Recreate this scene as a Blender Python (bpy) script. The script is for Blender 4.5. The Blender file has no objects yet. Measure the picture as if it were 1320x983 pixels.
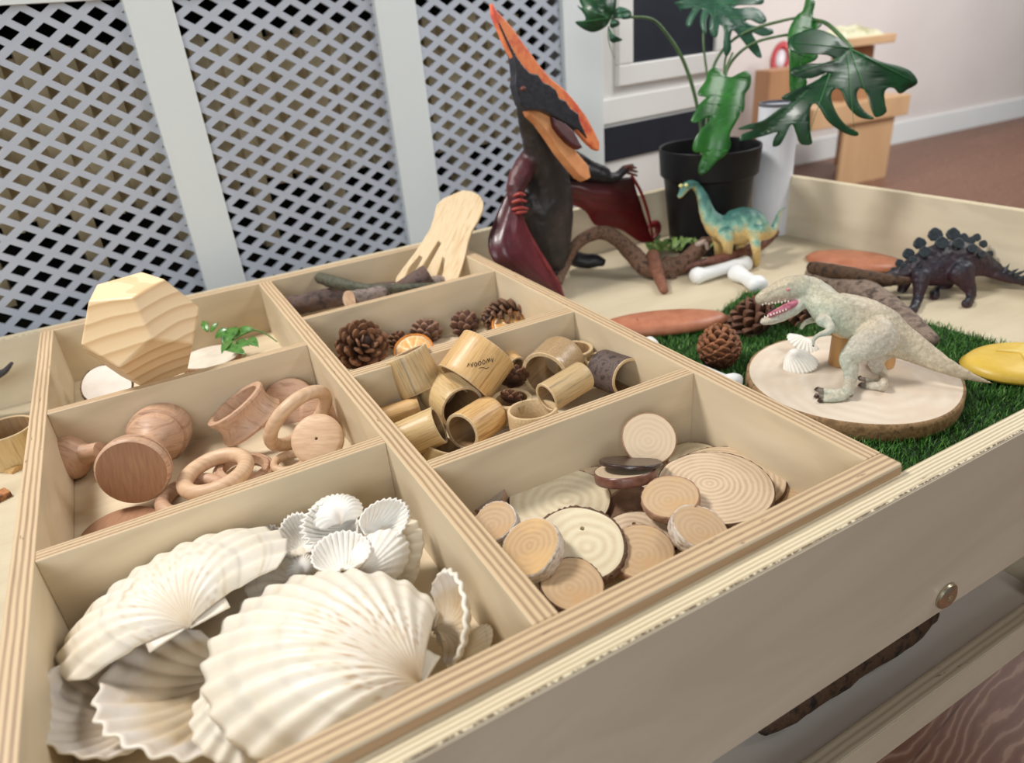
import bpy, bmesh, math, random
import numpy as np
from mathutils import Vector, Matrix, Quaternion
random.seed(7); rng=np.random.RandomState(5)
sc=bpy.context.scene; COL=sc.collection
PI=math.pi
# ------------------------------------------------------------------ camera model (pixel frame 1320x983)
F=911.49; CE=(1.0954,.0797,-.5126); CP=Vector((-.4537,-.2558,.3209))
from mathutils import Euler
CR=Euler(CE,'XYZ').to_matrix()
RIGHT=CR@Vector((1,0,0)); UP=CR@Vector((0,1,0)); BACK=CR@Vector((0,0,1))
def ray(u,v): return CR@Vector(((u-660)/F,-(v-491.5)/F,-1))
def U(u,v,z):
    d=ray(u,v); return CP+d*((z-CP.z)/d.z)
def D(u,v,d): return CP+ray(u,v)*d
def YD(u,v,y): return (y-CP.y)/ray(u,v).y
def dz(u,v,z): return (z-CP.z)/ray(u,v).z
cam=bpy.data.cameras.new('camera'); co=bpy.data.objects.new('camera',cam); COL.objects.link(co)
co.location=CP; co.rotation_euler=CE; cam.sensor_width=36; cam.lens=F/1320*36; cam.clip_start=.01; cam.clip_end=50
cam.dof.use_dof=True; cam.dof.focus_distance=.66; cam.dof.aperture_fstop=5.2
sc.camera=co
# ------------------------------------------------------------------ object helpers
def tag(o,label=None,cat=None,group=None,kind=None):
    if label:o['label']=label
    if cat:o['category']=cat
    if group:o['group']=group
    if kind:o['kind']=kind
    return o
def thing(name,label,cat,mw=None,group=None):
    o=bpy.data.objects.new(name,None); COL.objects.link(o); o.empty_display_size=.02
    if mw is not None: o.matrix_world=mw if isinstance(mw,Matrix) else Matrix.Translation(mw)
    return tag(o,label,cat,group)
def mesh(name,v,f,mats,parent=None,smooth=True,mi=None,world=False,cols=None,auto=None):
    me=bpy.data.meshes.new(name)
    if world and parent is not None:
        inv=parent.matrix_world.inverted(); v=[inv@Vector(p) for p in v]
    me.from_pydata([tuple(p) for p in v],[],f)
    if not isinstance(mats,(list,tuple)): mats=[mats]
    for m in mats: me.materials.append(m)
    if mi is not None: me.polygons.foreach_set('material_index',mi)
    me.polygons.foreach_set('use_smooth',[smooth]*len(me.polygons))
    bm=bmesh.new(); bm.from_mesh(me); bmesh.ops.recalc_face_normals(bm,faces=bm.faces); bm.to_mesh(me); bm.free()
    if auto is not None:
        me.set_sharp_from_angle(angle=math.radians(auto))
    o=bpy.data.objects.new(name,me); COL.objects.link(o)
    if parent is not None: o.parent=parent
    if cols is not None: setcol(me,cols)
    return o
def setcol(me,cols):
    a=me.color_attributes.new('Col','FLOAT_COLOR','POINT')
    a.data.foreach_set('color',np.array([(c[0],c[1],c[2],1) for c in cols],dtype=np.float32).ravel())
def bevel(o,w,seg=2):
    m=o.modifiers.new('b','BEVEL'); m.width=w; m.segments=seg; m.limit_method='ANGLE'; return o
def frame(c,z,x=None):
    z=Vector(z).normalized(); x=Vector(x) if x is not None else (Vector((1,0,0)) if abs(z.x)<.9 else Vector((0,1,0)))
    y=z.cross(x).normalized(); x=y.cross(z).normalized()
    m=Matrix((x,y,z)).transposed().to_4x4(); m.translation=Vector(c); return m
def copy_tree(o,parent=None):
    c=o.copy(); COL.objects.link(c); c.parent=parent
    for ch in o.children: copy_tree(ch,c)
    return c
# ------------------------------------------------------------------ shape generators
def boxv(x0,x1,y0,y1,z0,z1):
    v=[(x,y,z) for x in(x0,x1) for y in(y0,y1) for z in(z0,z1)]
    f=[(0,1,3,2),(4,6,7,5),(0,4,5,1),(2,3,7,6),(0,2,6,4),(1,5,7,3)]
    return v,f
class MB:
    def __init__(s): s.v=[];s.f=[];s.m=[]
    def add(s,v,f,m=0):
        n=len(s.v); s.v+=[tuple(p) for p in v]; s.f+=[tuple(i+n for i in q) for q in f]; s.m+=[m]*len(f); return s
    def box(s,*a,m=0): return s.add(*boxv(*a),m=m)
    def build(s,name,mats,parent=None,smooth=False,auto=None,**k): return mesh(name,s.v,s.f,mats,parent,smooth,s.m,auto=auto,**k)
def lathe(prof,n=48,close=False):
    """prof: list of (r,z). r==0 ends make poles; close joins last to first (ring shapes)"""
    v=[];f=[];idx=[]
    for r,z in prof:
        if r<=1e-9: idx.append([len(v)]); v.append((0,0,z))
        else:
            idx.append(list(range(len(v),len(v)+n)))
            v+=[(r*math.cos(2*PI*i/n),r*math.sin(2*PI*i/n),z) for i in range(n)]
    pr=list(zip(idx,idx[1:]))+([(idx[-1],idx[0])] if close else [])
    for a,b in pr:
        for i in range(n):
            j=(i+1)%n
            if len(a)==1 and len(b)==1: continue
            if len(a)==1: f.append((a[0],b[i],b[j]))
            elif len(b)==1: f.append((a[i],a[j],b[0]))
            else: f.append((a[i],a[j],b[j],b[i]))
    return v,f
def catmull(P,n):
    P=[np.array(p,float) for p in P]
    if len(P)<3: return [P[0]+(P[-1]-P[0])*i/n for i in range(n+1)]
    Q=[2*P[0]-P[1]]+P+[2*P[-1]-P[-2]]; out=[]
    for i in range(1,len(Q)-2):
        for k in range(n):
            t=k/n;a,b,c,d=Q[i-1],Q[i],Q[i+1],Q[i+2]
            out.append(.5*((2*b)+(c-a)*t+(2*a-5*b+4*c-d)*t*t+(3*b-a-3*c+d)*t**3))
    out.append(P[-1]); return out
def tube(P,n=14,sub=5,k=1.0,caps=True,jit=0):
    """P: list of (Vector, radius). rounded ends. cross section squashed by k along the view axis"""
    pts=catmull([tuple(p)+(r,) for p,r in P],sub)
    v=[];f=[];rings=[]
    m=len(pts)
    def ring(c,t,r):
        s=t.cross(BACK)
        if s.length<1e-4: s=t.cross(UP)
        s.normalize(); w=s.cross(t).normalized()
        b=len(v)
        for i in range(n):
            a=2*PI*i/n; rr=r*(1+(random.uniform(-jit,jit) if jit else 0))
            v.append(c+s*(rr*math.cos(a))+w*(rr*k*math.sin(a)))
        rings.append(b)
    T=[]
    for i in range(m):
        a=pts[max(0,i-1)][:3];b=pts[min(m-1,i+1)][:3]; d=Vector(b-a); 
        T.append(d.normalized() if d.length>1e-9 else Vector((0,0,1)))
    def cap(i,sg):
        c=Vector(pts[i][:3]);r=max(pts[i][3],1e-5);t=T[i]
        seq=[(math.cos(a),math.sin(a)) for a in (PI*.42,PI*.3,PI*.15)]
        return [(c+t*(sg*r*k*s),t,r*c_) for c_,s in [(x,y) for x,y in [(math.cos(q),math.sin(q)) for q in (PI*.42,PI*.3,PI*.15)]]],c+t*(sg*r*k)
    if caps:
        L,tip0=cap(0,-1)
        for c,t,r in L: ring(c,t,r)
    for i in range(m): ring(Vector(pts[i][:3]),T[i],max(pts[i][3],1e-5))
    if caps:
        L,tip1=cap(m-1,1)
        for c,t,r in reversed(L): ring(c,t,r)
    for a,b in zip(rings,rings[1:]):
        for i in range(n): f.append((a+i,a+(i+1)%n,b+(i+1)%n,b+i))
    if caps:
        v.append(tip0); v.append(tip1); a=len(v)-2
        for i in range(n): f.append((a,rings[0]+(i+1)%n,rings[0]+i)); f.append((a+1,rings[-1]+i,rings[-1]+(i+1)%n))
    else:
        f.append(tuple(rings[0]+i for i in reversed(range(n)))); f.append(tuple(rings[-1]+i for i in range(n)))
    return v,f
def ptube(pp,**k):
    """pp: (u,v,depth,r_px)"""
    return tube([(D(u,v,d),r*d/F) for u,v,d,r in pp],**k)
def remeshed(v,f,vox,smooth=6,disp=0,dscale=60):
    me=bpy.data.meshes.new('tmp'); me.from_pydata([tuple(p) for p in v],[],f); o=bpy.data.objects.new('tmp',me); COL.objects.link(o)
    m=o.modifiers.new('r','REMESH'); m.mode='VOXEL'; m.voxel_size=vox
    if smooth: m=o.modifiers.new('s','SMOOTH'); m.iterations=smooth; m.factor=.5
    dg=bpy.context.evaluated_depsgraph_get(); dg.update()
    e=o.evaluated_get(dg); m2=e.to_mesh()
    n=len(m2.vertices); a=np.empty(n*3); m2.vertices.foreach_get('co',a); a=a.reshape(-1,3)
    nn=np.empty(n*3); m2.vertices.foreach_get('normal',nn); nn=nn.reshape(-1,3)
    F_=[tuple(p.vertices) for p in m2.polygons]
    e.to_mesh_clear(); bpy.data.objects.remove(o); bpy.data.meshes.remove(me)
    if disp:
        from mathutils import noise
        a=a+nn*np.array([noise.fractal(Vector(p)*dscale,.8,2,4)*disp for p in a])[:,None]
    return a,nn,F_
def polyplate(pts,th,off=0):
    """pts: world points loop (coplanar-ish). extruded +-th/2 along the mean normal"""
    P=[Vector(p) for p in pts]; c=sum(P,Vector())/len(P); n=Vector()
    for i in range(len(P)): n+=(P[i]-c).cross(P[(i+1)%len(P)]-c)
    n.normalize(); N=len(P)
    v=[p+n*(th/2+off) for p in P]+[p-n*(th/2-off) for p in P]
    tri=bm_tri(P)
    f=[t for t in tri]+[tuple(i+N for i in reversed(t)) for t in tri]+[(i,(i+1)%N,(i+1)%N+N,i+N) for i in range(N)]
    return v,f
def bm_tri(P):
    from mathutils.geometry import tessellate_polygon
    return [tuple(t) for t in tessellate_polygon([[Vector(p) for p in P]])]
def lin(c): return tuple((x/255/12.92 if x/255<=.04045 else ((x/255+.055)/1.055)**2.4) for x in c)
# ------------------------------------------------------------------ materials
def newmat(name):
    m=bpy.data.materials.new(name); m.use_nodes=True; nt=m.node_tree
    return m,nt,nt.nodes['Principled BSDF']
def mixrgb(nt,fac,a,b,mode='MIX'):
    n=nt.nodes.new('ShaderNodeMix'); n.data_type='RGBA'; n.blend_type=mode
    for s,x in ((n.inputs[0],fac),(n.inputs[6],a),(n.inputs[7],b)):
        if hasattr(x,'default_value') or hasattr(x,'is_output'): nt.links.new(x,s)
        else: s.default_value=x if isinstance(x,(int,float)) else tuple(x)+(1,)
    return n.outputs[2]
def texco(nt,kind='Object',scale=(1,1,1),rot=(0,0,0),loc=(0,0,0)):
    t=nt.nodes.new('ShaderNodeTexCoord'); mp=nt.nodes.new('ShaderNodeMapping'); nt.links.new(t.outputs[kind],mp.inputs[0])
    mp.inputs['Scale'].default_value=scale; mp.inputs['Rotation'].default_value=rot; mp.inputs['Location'].default_value=loc
    return mp.outputs[0]
def noise(nt,co,scale=5,detail=4,rough=.6,dist=0):
    n=nt.nodes.new('ShaderNodeTexNoise'); nt.links.new(co,n.inputs['Vector'])
    n.inputs['Scale'].default_value=scale;n.inputs['Detail'].default_value=detail;n.inputs['Roughness'].default_value=rough;n.inputs['Distortion'].default_value=dist
    return n.outputs['Fac']
def ramp(nt,fac,stops):
    r=nt.nodes.new('ShaderNodeValToRGB'); nt.links.new(fac,r.inputs[0]); e=r.color_ramp.elements
    while len(e)<len(stops): e.new(.5)
    for x,(p,c) in zip(e,stops): x.position=p; x.color=(tuple(c)+(1,)) if len(c)==3 else c
    return r.outputs[0]
def bump(nt,b,h,strength=.3,dist=.001):
    n=nt.nodes.new('ShaderNodeBump'); n.inputs['Strength'].default_value=strength; n.inputs['Distance'].default_value=dist
    nt.links.new(h,n.inputs['Height']); nt.links.new(n.outputs[0],b.inputs['Normal'])
def gmat(name,c1,c2=None,scale=20,stretch=(1,1,1),rough=.6,bmp=0,bd=.001,detail=4,lo=.35,hi=.65,spec=.5,rot=(0,0,0),dist=0,coat=0,c3=None,kind='Object',sss=0,trans=0):
    m,nt,b=newmat(name); c1=lin(c1); c2=lin(c2) if c2 else c1
    f=noise(nt,texco(nt,kind,stretch,rot),scale,detail,.6,dist)
    st=[(lo,c1),(hi,c2)]
    if c3: st=[(lo,c1),((lo+hi)/2,c2),(hi,lin(c3))]
    nt.links.new(ramp(nt,f,st),b.inputs['Base Color'])
    b.inputs['Roughness'].default_value=rough; b.inputs['Specular IOR Level'].default_value=spec
    if coat: b.inputs['Coat Weight'].default_value=coat; b.inputs['Coat Roughness'].default_value=.15
    if sss: b.inputs['Subsurface Weight'].default_value=sss; b.inputs['Subsurface Radius'].default_value=(.01,.007,.005); b.inputs['Subsurface Scale'].default_value=.3
    if trans: b.inputs['Transmission Weight'].default_value=trans
    if bmp: bump(nt,b,f,bmp,bd)
    return m
def vcol(name,rough=.5,bmp=.3,bs=250,spec=.4,coat=0,bd=.0006,stretch=(1,1,1)):
    m,nt,b=newmat(name); a=nt.nodes.new('ShaderNodeAttribute'); a.attribute_name='Col'
    f=noise(nt,texco(nt,'Object',stretch),bs,5,.65)
    nt.links.new(mixrgb(nt,1.0,a.outputs['Color'],ramp(nt,f,[(.3,(.72,.72,.72)),(.7,(1.15,1.15,1.15))]),'MULTIPLY'),b.inputs['Base Color'])
    b.inputs['Roughness'].default_value=rough; b.inputs['Specular IOR Level'].default_value=spec; b.inputs['Coat Weight'].default_value=coat
    bump(nt,b,f,bmp,bd); return m
def math_(nt,op,a,b=None):
    n=nt.nodes.new('ShaderNodeMath'); n.operation=op
    for i,x in enumerate((a,b)):
        if x is None: continue
        if isinstance(x,(int,float)): n.inputs[i].default_value=x
        else: nt.links.new(x,n.inputs[i])
    return n.outputs[0]
def plymat(name,face,face2,edge_l,edge_d,plies=7,grime=0,axis='Generated'):
    """birch plywood: board local X = length, Y = thickness, Z = height"""
    m,nt,b=newmat(name)
    t=nt.nodes.new('ShaderNodeTexCoord')
    fn=noise(nt,texco(nt,'Object',(5,60,22)),1.0,5,.6,.5)
    fcol=ramp(nt,fn,[(.3,lin(face)),(.7,lin(face2))])
    big=noise(nt,texco(nt,'Object',(3,3,9)),1.6,2,.5,1.2)
    fcol=mixrgb(nt,math_(nt,'MULTIPLY',ramp_bw(nt,big,.44,.62),.5),fcol,lin(tuple(int(x*.9) for x in face)))
    sep=nt.nodes.new('ShaderNodeSeparateXYZ'); nt.links.new(t.outputs['Generated'],sep.inputs[0])
    wob=noise(nt,texco(nt,'Object',(9,9,9)),2,3)
    yy=math_(nt,'ADD',sep.outputs[1],math_(nt,'MULTIPLY',math_(nt,'SUBTRACT',wob,.5),.10))
    s=math_(nt,'SINE',math_(nt,'MULTIPLY',yy,plies*2*PI))
    s=math_(nt,'ADD',math_(nt,'MULTIPLY',s,.5),.5)
    vary=noise(nt,texco(nt,'Object',(6,220,220)),1.0,3,.6); s=math_(nt,'MULTIPLY',math_(nt,'ADD',s,.25),math_(nt,'ADD',vary,.3))
    fine=noise(nt,texco(nt,'Object',(14,700,700)),1.0,4,.7)
    s2=math_(nt,'ADD',math_(nt,'MULTIPLY',s,.72),math_(nt,'MULTIPLY',fine,.4))
    ecol=ramp(nt,s2,[(.22,lin(edge_d)),(.78,lin(edge_l))])
    spots=noise(nt,texco(nt,'Object',(60,330,330)),1.0,3,.5)
    ecol=mixrgb(nt,math_(nt,'MULTIPLY',ramp_bw(nt,spots,.70,.74),.75),ecol,lin((95,72,50)))
    if grime:
        g=math_(nt,'LESS_THAN',sep.outputs[1],.085); gn=noise(nt,texco(nt,'Object',(300,300,300)),1.0,3,.6)
        ecol=mixrgb(nt,math_(nt,'MULTIPLY',g,ramp_bw(nt,gn,.42,.52)),ecol,lin((96,78,58)))
    sn=nt.nodes.new('ShaderNodeSeparateXYZ'); nt.links.new(t.outputs['Normal'],sn.inputs[0])
    up=math_(nt,'GREATER_THAN',math_(nt,'MAXIMUM',math_(nt,'ABSOLUTE',sn.outputs[2]),math_(nt,'ABSOLUTE',sn.outputs[0])),.6)
    nt.links.new(mixrgb(nt,up,fcol,ecol),b.inputs['Base Color'])
    b.inputs['Roughness'].default_value=.5; b.inputs['Specular IOR Level'].default_value=.35
    bump(nt,b,fine,.12,.0004)
    return m
def ramp_bw(nt,f,a,b):
    n=nt.nodes.new('ShaderNodeMapRange'); n.inputs[1].default_value=a; n.inputs[2].default_value=b; nt.links.new(f,n.inputs[0]); return n.outputs[0]
def ringmat(name,c1,c2,scale=330,off=(0,0,0),dist=2.0,c3=None,rough=.6,fine=.35):
    """end grain with growth rings around local Z"""
    m,nt,b=newmat(name); co=texco(nt,'Object',(1,1,1),(0,0,0),off)
    w=nt.nodes.new('ShaderNodeTexWave'); w.wave_type='RINGS'; w.rings_direction='Z'; nt.links.new(co,w.inputs['Vector'])
    w.inputs['Scale'].default_value=scale/ (2*PI)*1.0; w.inputs['Distortion'].default_value=dist; w.inputs['Detail'].default_value=3; w.inputs['Detail Scale'].default_value=.9
    g=noise(nt,texco(nt,'Object'),900,3,.7); big=noise(nt,texco(nt,'Object'),28,3,.6)
    fad=noise(nt,texco(nt,'Object'),70,3,.6)
    c=mixrgb(nt,math_(nt,'MULTIPLY',w.outputs['Fac'],math_(nt,'ADD',math_(nt,'MULTIPLY',fad,.9),-.05)),lin(c1),lin(c2))
    c=mixrgb(nt,math_(nt,'MULTIPLY',g,fine),c,lin(tuple(int(x*.72) for x in c2)))
    if c3: c=mixrgb(nt,ramp_bw(nt,big,.45,.68),c,lin(c3))
    nt.links.new(c,b.inputs['Base Color']); b.inputs['Roughness'].default_value=rough; b.inputs['Specular IOR Level'].default_value=.3
    bump(nt,b,g,.2,.0004); return m
PLY=plymat('birch_ply',(208,189,158),(220,204,176),(206,180,144),(140,112,86),plies=3.5)
PLY2=plymat('outer_ply',(214,200,174),(222,210,186),(224,211,180),(168,148,116),plies=6,grime=1)
PLYF=gmat('ply_floor',(212,194,164),(224,208,178),scale=3,stretch=(2,14,1),rough=.5)
PLYF2=gmat('ply_tray_floor',(196,182,154),(208,195,168),scale=2.5,stretch=(2,10,1),rough=.5)
PANEL=gmat('front_panel_ply',(192,177,154),(208,194,172),scale=2.0,stretch=(1.2,3,5),rough=.42,dist=1.2,lo=.3,hi=.7)
# ------------------------------------------------------------------ trays
def board(name,p0,p1,th,z0,z1,mat,parent,side=1,bev=.0009):
    """vertical board from p0 to p1, thickness th to the left (side=1) or right (-1) of that line"""
    p0=Vector(p0);p1=Vector(p1);d=p1-p0;L=d.length;a=math.atan2(d.y,d.x)
    y0,y1=(0,th) if side>0 else (-th,0)
    v,f=boxv(0,L,y0,y1,0,z1-z0); o=mesh(name,v,f,mat,parent,False)
    o.matrix_local=Matrix.Translation((p0.x,p0.y,z0))@Matrix.Rotation(a,4,'Z')
    bevel(o,bev); return o
def slab_(name,x0,x1,y0,y1,z0,z1,mat,parent,bev=.0005):
    v,f=boxv(x0,x1,y0,y1,z0,z1); o=mesh(name,v,f,mat,parent,False); bevel(o,bev,1); return o
ZF=-.078; ZO=-.105   # sorting tray floor, play tray floor
st=thing('sorting_tray','pale birch plywood sorting tray with seven compartments of loose natural parts','tray',Vector((-.3,.4,ZO)))
def stb(name,*a,**k):
    o=board(name,*a,PLY,None,**k); o.parent=st; o.matrix_parent_inverse=st.matrix_world.inverted(); return o
zb=ZO+.001
xL0,xL1,xM0,xM1,xR0,xR1=-.6,-.5842,-.3143,-.2962,-.0177,0
YB=.8165
stb('side_panel',(xL1,.0187),(xL1,YB),.0158,zb,0)
stb('side_panel',(xR1,.0187),(xR1,YB),.0177,zb,0)
stb('front_panel',(xL0,0),(xR1,0),.0187,zb,.0003,bev=.0022)
ff_=board('front_face',(xL0+.001,.0),(xR1-.001,.0),.0004,zb,-.0024,gmat('shaded_rim',(164,132,100),(182,150,116),scale=3,stretch=(1,30,30),rough=.5),None,side=-1,bev=.0001); ff_.parent=st; ff_.matrix_parent_inverse=st.matrix_world.inverted()  # thin strip, darker brown: shade below the rim put into its colour
stb('back_panel',(xL0,YB),(xR1,YB),.015,zb,-.0003)
stb('divider',(xM1,.0187),(xM1,YB),.0181,zb,-.0002)
for (xa,xb,ya,yb) in ((xL1,xM0,.5372,.5483),(xL1,xM0,.2707,.2846),(xM1,xR0,.6217,.6315),(xM1,xR0,.4168,.4346),(xM1,xR0,.2078,.2221)):
    stb('divider',(xa,ya),(xb,ya),yb-ya,zb,-.0005)
o=slab_('base_panel',xL1,xR0,.0187,YB,zb,ZF,PLYF,None); o.parent=st; o.matrix_parent_inverse=st.matrix_world.inverted()

pt=thing('play_table','birch plywood play table with deep tray on top and a second tray below','table',Vector((0,.4,-.55)))
def ptb(name,*a,mat=PLY2,**k):
    o=board(name,*a,mat,None,**k); o.parent=pt; o.matrix_parent_inverse=pt.matrix_world.inverted(); return o
def pts_(name,*a,mat=PLYF2,**k):
    o=slab_(name,*a,mat,None,**k); o.parent=pt; o.matrix_parent_inverse=pt.matrix_world.inverted(); return o
ZT=-.0094; ZBOT=-.1755
FL=(-1.05,-.0045); FR=(.80,-.0205+.0)    # outer line of the front board
# front board: ply top edge over a smooth greyish panel face
yf0=-.0195
fb=ptb('front_panel',(-1.05,yf0+.006),(.775,yf0-.0012),.0192,ZBOT,ZT)
ff=ptb('front_face',(-1.05,yf0+.0057),(.775,yf0-.0016),.0006,ZBOT+.0002,ZT-.0012,mat=PANEL,side=-1,bev=.0001)
RB=(.663,.873);RFr=(.7065,-.002)
ptb('side_panel',RFr,RB,.016,ZBOT,.008,side=-1)
ptb('back_panel',(-1.05,.855),(.6635,.857),.016,ZBOT,ZT)
ptb('side_panel',(-1.05,.0),(-1.05,.86),.016,ZBOT,ZT)
v=[(-1.04,.002,0),(.70,-.002,0),(.663,.855,0),(-1.04,.855,0)]
v=[(a,b,ZO) for a,b,c in v]+[(a,b,ZO-.012) for a,b,c in v]
o=mesh('tray_floor',v,[(0,1,2,3),(4,5,6,7),(0,1,5,4),(1,2,6,5),(2,3,7,6),(3,0,4,7)],PLYF2,pt,False,world=True)
# panel seam on the tray floor
# lower tray
ZL=-.300
SHELF=gmat('shelf_paint',(216,208,196),(224,216,206),scale=4,rough=.5)
LOWF=gmat('lower_face_ply',(192,178,152),(204,190,166),scale=2.0,stretch=(1.2,3,5),rough=.45,dist=1)
LOWE=plymat('lower_ply',(190,176,152),(200,186,162),(170,155,132),(140,122,98),plies=3)
ptb('lower_front_panel',(-1.0,-.017),(.66,-.019),.018,ZL-.050,ZL,mat=LOWE)
ptb('lower_front_face',(-1.0,-.0172),(.66,-.0192),.0005,ZL-.0495,ZL-.001,mat=LOWF,side=-1,bev=.0001)
ptb('lower_side_panel',(.36,.0),(.42,.83),.012,ZL-.050,ZL-.001,mat=LOWE,side=-1)
pts_('lower_tray_floor',-1.0,.40,.0,.83,ZL-.048,ZL-.036,mat=SHELF)
for x,y in ((-.98,.05),(-.98,.79),(.30,.55),(.30,.79)):
    pts_('leg',x,x+.04,y,y+.04,-.55,ZBOT+.03,mat=PLYF2)
# bolt
METAL,nt,b=newmat('antique_nickel'); b.inputs['Base Color'].default_value=lin((214,204,178))+(1,); b.inputs['Metallic'].default_value=1; b.inputs['Roughness'].default_value=.32
DARK=gmat('dark_gap',(28,24,20),rough=.7)
bc=D(1219,767,1.0); 
# intersect the ray with the front face plane
def onY(u,v,y): d=ray(u,v); return CP+d*((y-CP.y)/d.y)
bc=onY(1219,767,yf0-.0005)
pv,pf=lathe([(0,-.0005),(.0088,-.0005),(.0096,.0006),(.0092,.0020),(.0068,.0034),(.0058,.0037),(.0050,.0034),(.0030,.0034),(.0028,.0012),(0,.0012)],40)
bo=mesh('bolt',pv,pf,METAL,None,auto=40); bo.matrix_world=frame(bc,(0,-1,0))@Matrix.Scale(1.35,4); bo.parent=pt; bo.matrix_parent_inverse=pt.matrix_world.inverted(); bo['label']='round metal bolt head'
# dark log in the lower tray
BARK=gmat('dark_bark',(44,30,20),(86,60,38),scale=60,stretch=(1,1,1),rough=.75,bmp=.9,bd=.004,c3=(30,20,14))
Pl=[U(985,935,-.316),U(1020,905,-.314),U(1065,872,-.312),U(1120,840,-.312),U(1165,812,-.312),U(1198,790,-.314)]
lv,lf=tube([(p,r) for p,r in zip(Pl,(.009,.017,.019,.016,.017,.010))],n=18,sub=4,jit=.08)
tag(mesh('wood_log',lv,lf,BARK,None),'dark brown rough log lying in the lower tray under the front panel','log')

# ------------------------------------------------------------------ room
WALLC=gmat('wall_paint',(222,214,210),(228,221,217),scale=2,rough=.8)
WHITE=gmat('white_gloss',(234,240,240),(238,243,242),scale=3,rough=.45)
WHITE2=gmat('cream_white',(240,238,232),(244,242,238),scale=3,rough=.45)
FLOORM,nt,b=newmat('wood_laminate')
tc=texco(nt,'Object',(1,1,1),(0,0,math.radians(-8)))
w=nt.nodes.new('ShaderNodeTexWave'); w.wave_type='BANDS'; w.bands_direction='Y'; w.inputs['Scale'].default_value=16; w.inputs['Distortion'].default_value=16; w.inputs['Detail'].default_value=4; w.inputs['Detail Scale'].default_value=.7
mp=nt.nodes.new('ShaderNodeMapping'); mp.inputs['Scale'].default_value=(.55,1.5,1); nt.links.new(tc,mp.inputs[0]); nt.links.new(mp.outputs[0],w.inputs['Vector'])
fine=noise(nt,texco(nt,'Object',(12,160,1)),1.0,4,.7)
br=nt.nodes.new('ShaderNodeTexBrick'); nt.links.new(tc,br.inputs['Vector']); br.inputs['Scale'].default_value=1; br.inputs['Brick Width'].default_value=1.2; br.inputs['Row Height'].default_value=.19; br.inputs['Mortar Size'].default_value=.0015
br.inputs['Color1'].default_value=(1,1,1,1); br.inputs['Color2'].default_value=(.82,.8,.8,1); br.inputs['Mortar'].default_value=(.5,.45,.42,1)
c=ramp(nt,w.outputs['Fac'],[(0,lin((120,80,60))),(.75,lin((134,94,74))),(.98,lin((166,130,108)))])
c=mixrgb(nt,math_(nt,'MULTIPLY',fine,.4),c,lin((92,62,48)))
c=mixrgb(nt,1.0,c,br.outputs['Color'],'MULTIPLY'); nt.links.new(c,b.inputs['Base Color']); b.inputs['Roughness'].default_value=.5
tag(mesh('floor',[(-3,-3,-.55),(8,-3,-.55),(8,5,-.55),(-3,5,-.55)],[(0,1,2,3)],FLOORM,None,False),kind='structure')
# far wall with skirting, on the line seen at its foot
a0=U(1161,184,-.55);a1=U(1320,150,-.55);dr=(a1-a0);dr.z=0;dr.normalize(); nrm=Vector((-dr.y,dr.x,0))
def wallbox(name,s0,s1,o0,o1,z0,z1,mat,kind='structure'):
    v=[];
    for s in(s0,s1):
        for o_ in(o0,o1):
            for z in(z0,z1):
                p=a0+dr*s+nrm*o_; v.append((p.x,p.y,z))
    o=mesh(name,v,boxv(0,1,0,1,0,1)[1],mat,None,False); return tag(o,kind=kind)
wallbox('wall_back',-6,4.5,.02,.12,-.55,2.2,WALLC)
wallbox('baseboard_back',-6,4.5,.0,.02,-.55,-.43,WHITE)
# trellis radiator cover + cupboard (local frame: x along the front, y away, z up)
TY=.105
TM=Matrix.Translation((0,1.0,0))@Matrix.Rotation(TY,4,'Z')
LAT=gmat('lattice_paint',(190,196,208),(198,204,216),scale=4,rough=.45)
rc=thing('radiator_cover','white painted radiator cover with diamond lattice panels behind the table','radiator cover',TM)
def lattice(x0,x1,px,pz,hx,hz,fr=.62,z0=-.25,z1=.41):
    mb=MB(); t=.006
    i0=int((x0-hx)/(px/2))-2;i1=int((x1-hx)/(px/2))+2;j0=int((z0-hz)/(pz/2))-2;j1=int((z1-hz)/(pz/2))+2
    for i in range(i0,i1+1):
        for j in range(j0,j1+1):
            if (i+j)%2: continue
            cx=hx+i*px/2; cz=hz+j*pz/2
            if cx<x0-px/2*.3 or cx>x1+px/2*.3 or cz<z0 or cz>z1: continue
            o_=[(px/2,0),(0,pz/2),(-px/2,0),(0,-pz/2)]
            v=[]
            for y in (0,t):
                v+=[(cx+a,y,cz+b) for a,b in o_]
                # inner hole with chamfered corners
                v+=[(cx+a*fr,y,cz+b*fr) for a,b in o_]
            f=[]
            for k in range(4):
                l=(k+1)%4
                f.append((k,l,4+l,4+k)); f.append((8+l,8+k,12+k,12+l)); f.append((4+k,4+l,12+l,12+k))
            mb.add(v,f)
    return mb
for a in ((-1.25,-.37,.0440,.0298,-.5016,.3698),(-.325,.003,.0492,.0300,-.1676,.1623),(.062,.395,.0517,.0315,.1118,.3099)):
    l=lattice(*a).build('lattice_panel',LAT,rc,False); l.location=(0,.004,0)
for x0,x1 in ((-1.35,-1.25),(-.380,-.316),(-.006,.070),(.387,.487)):
    v,f=boxv(x0,x1,-.006,.016,-.55,.50); bevel(mesh('stile',v,f,WHITE,rc,False),.002)
v,f=boxv(-1.35,.487,-.005,.015,.386,.50); mesh('top_rail',v,f,WHITE,rc,False)
v,f=boxv(-1.35,.487,-.005,.015,-.55,-.25); mesh('bottom_rail',v,f,WHITE,rc,False)
v,f=boxv(-1.37,.50,-.02,.20,.50,.52); mesh('top_board',v,f,WHITE,rc,False)
v,f=boxv(-1.35,-1.33,.02,.19,-.55,.50); mesh('side_board',v,f,WHITE,rc,False)
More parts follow.
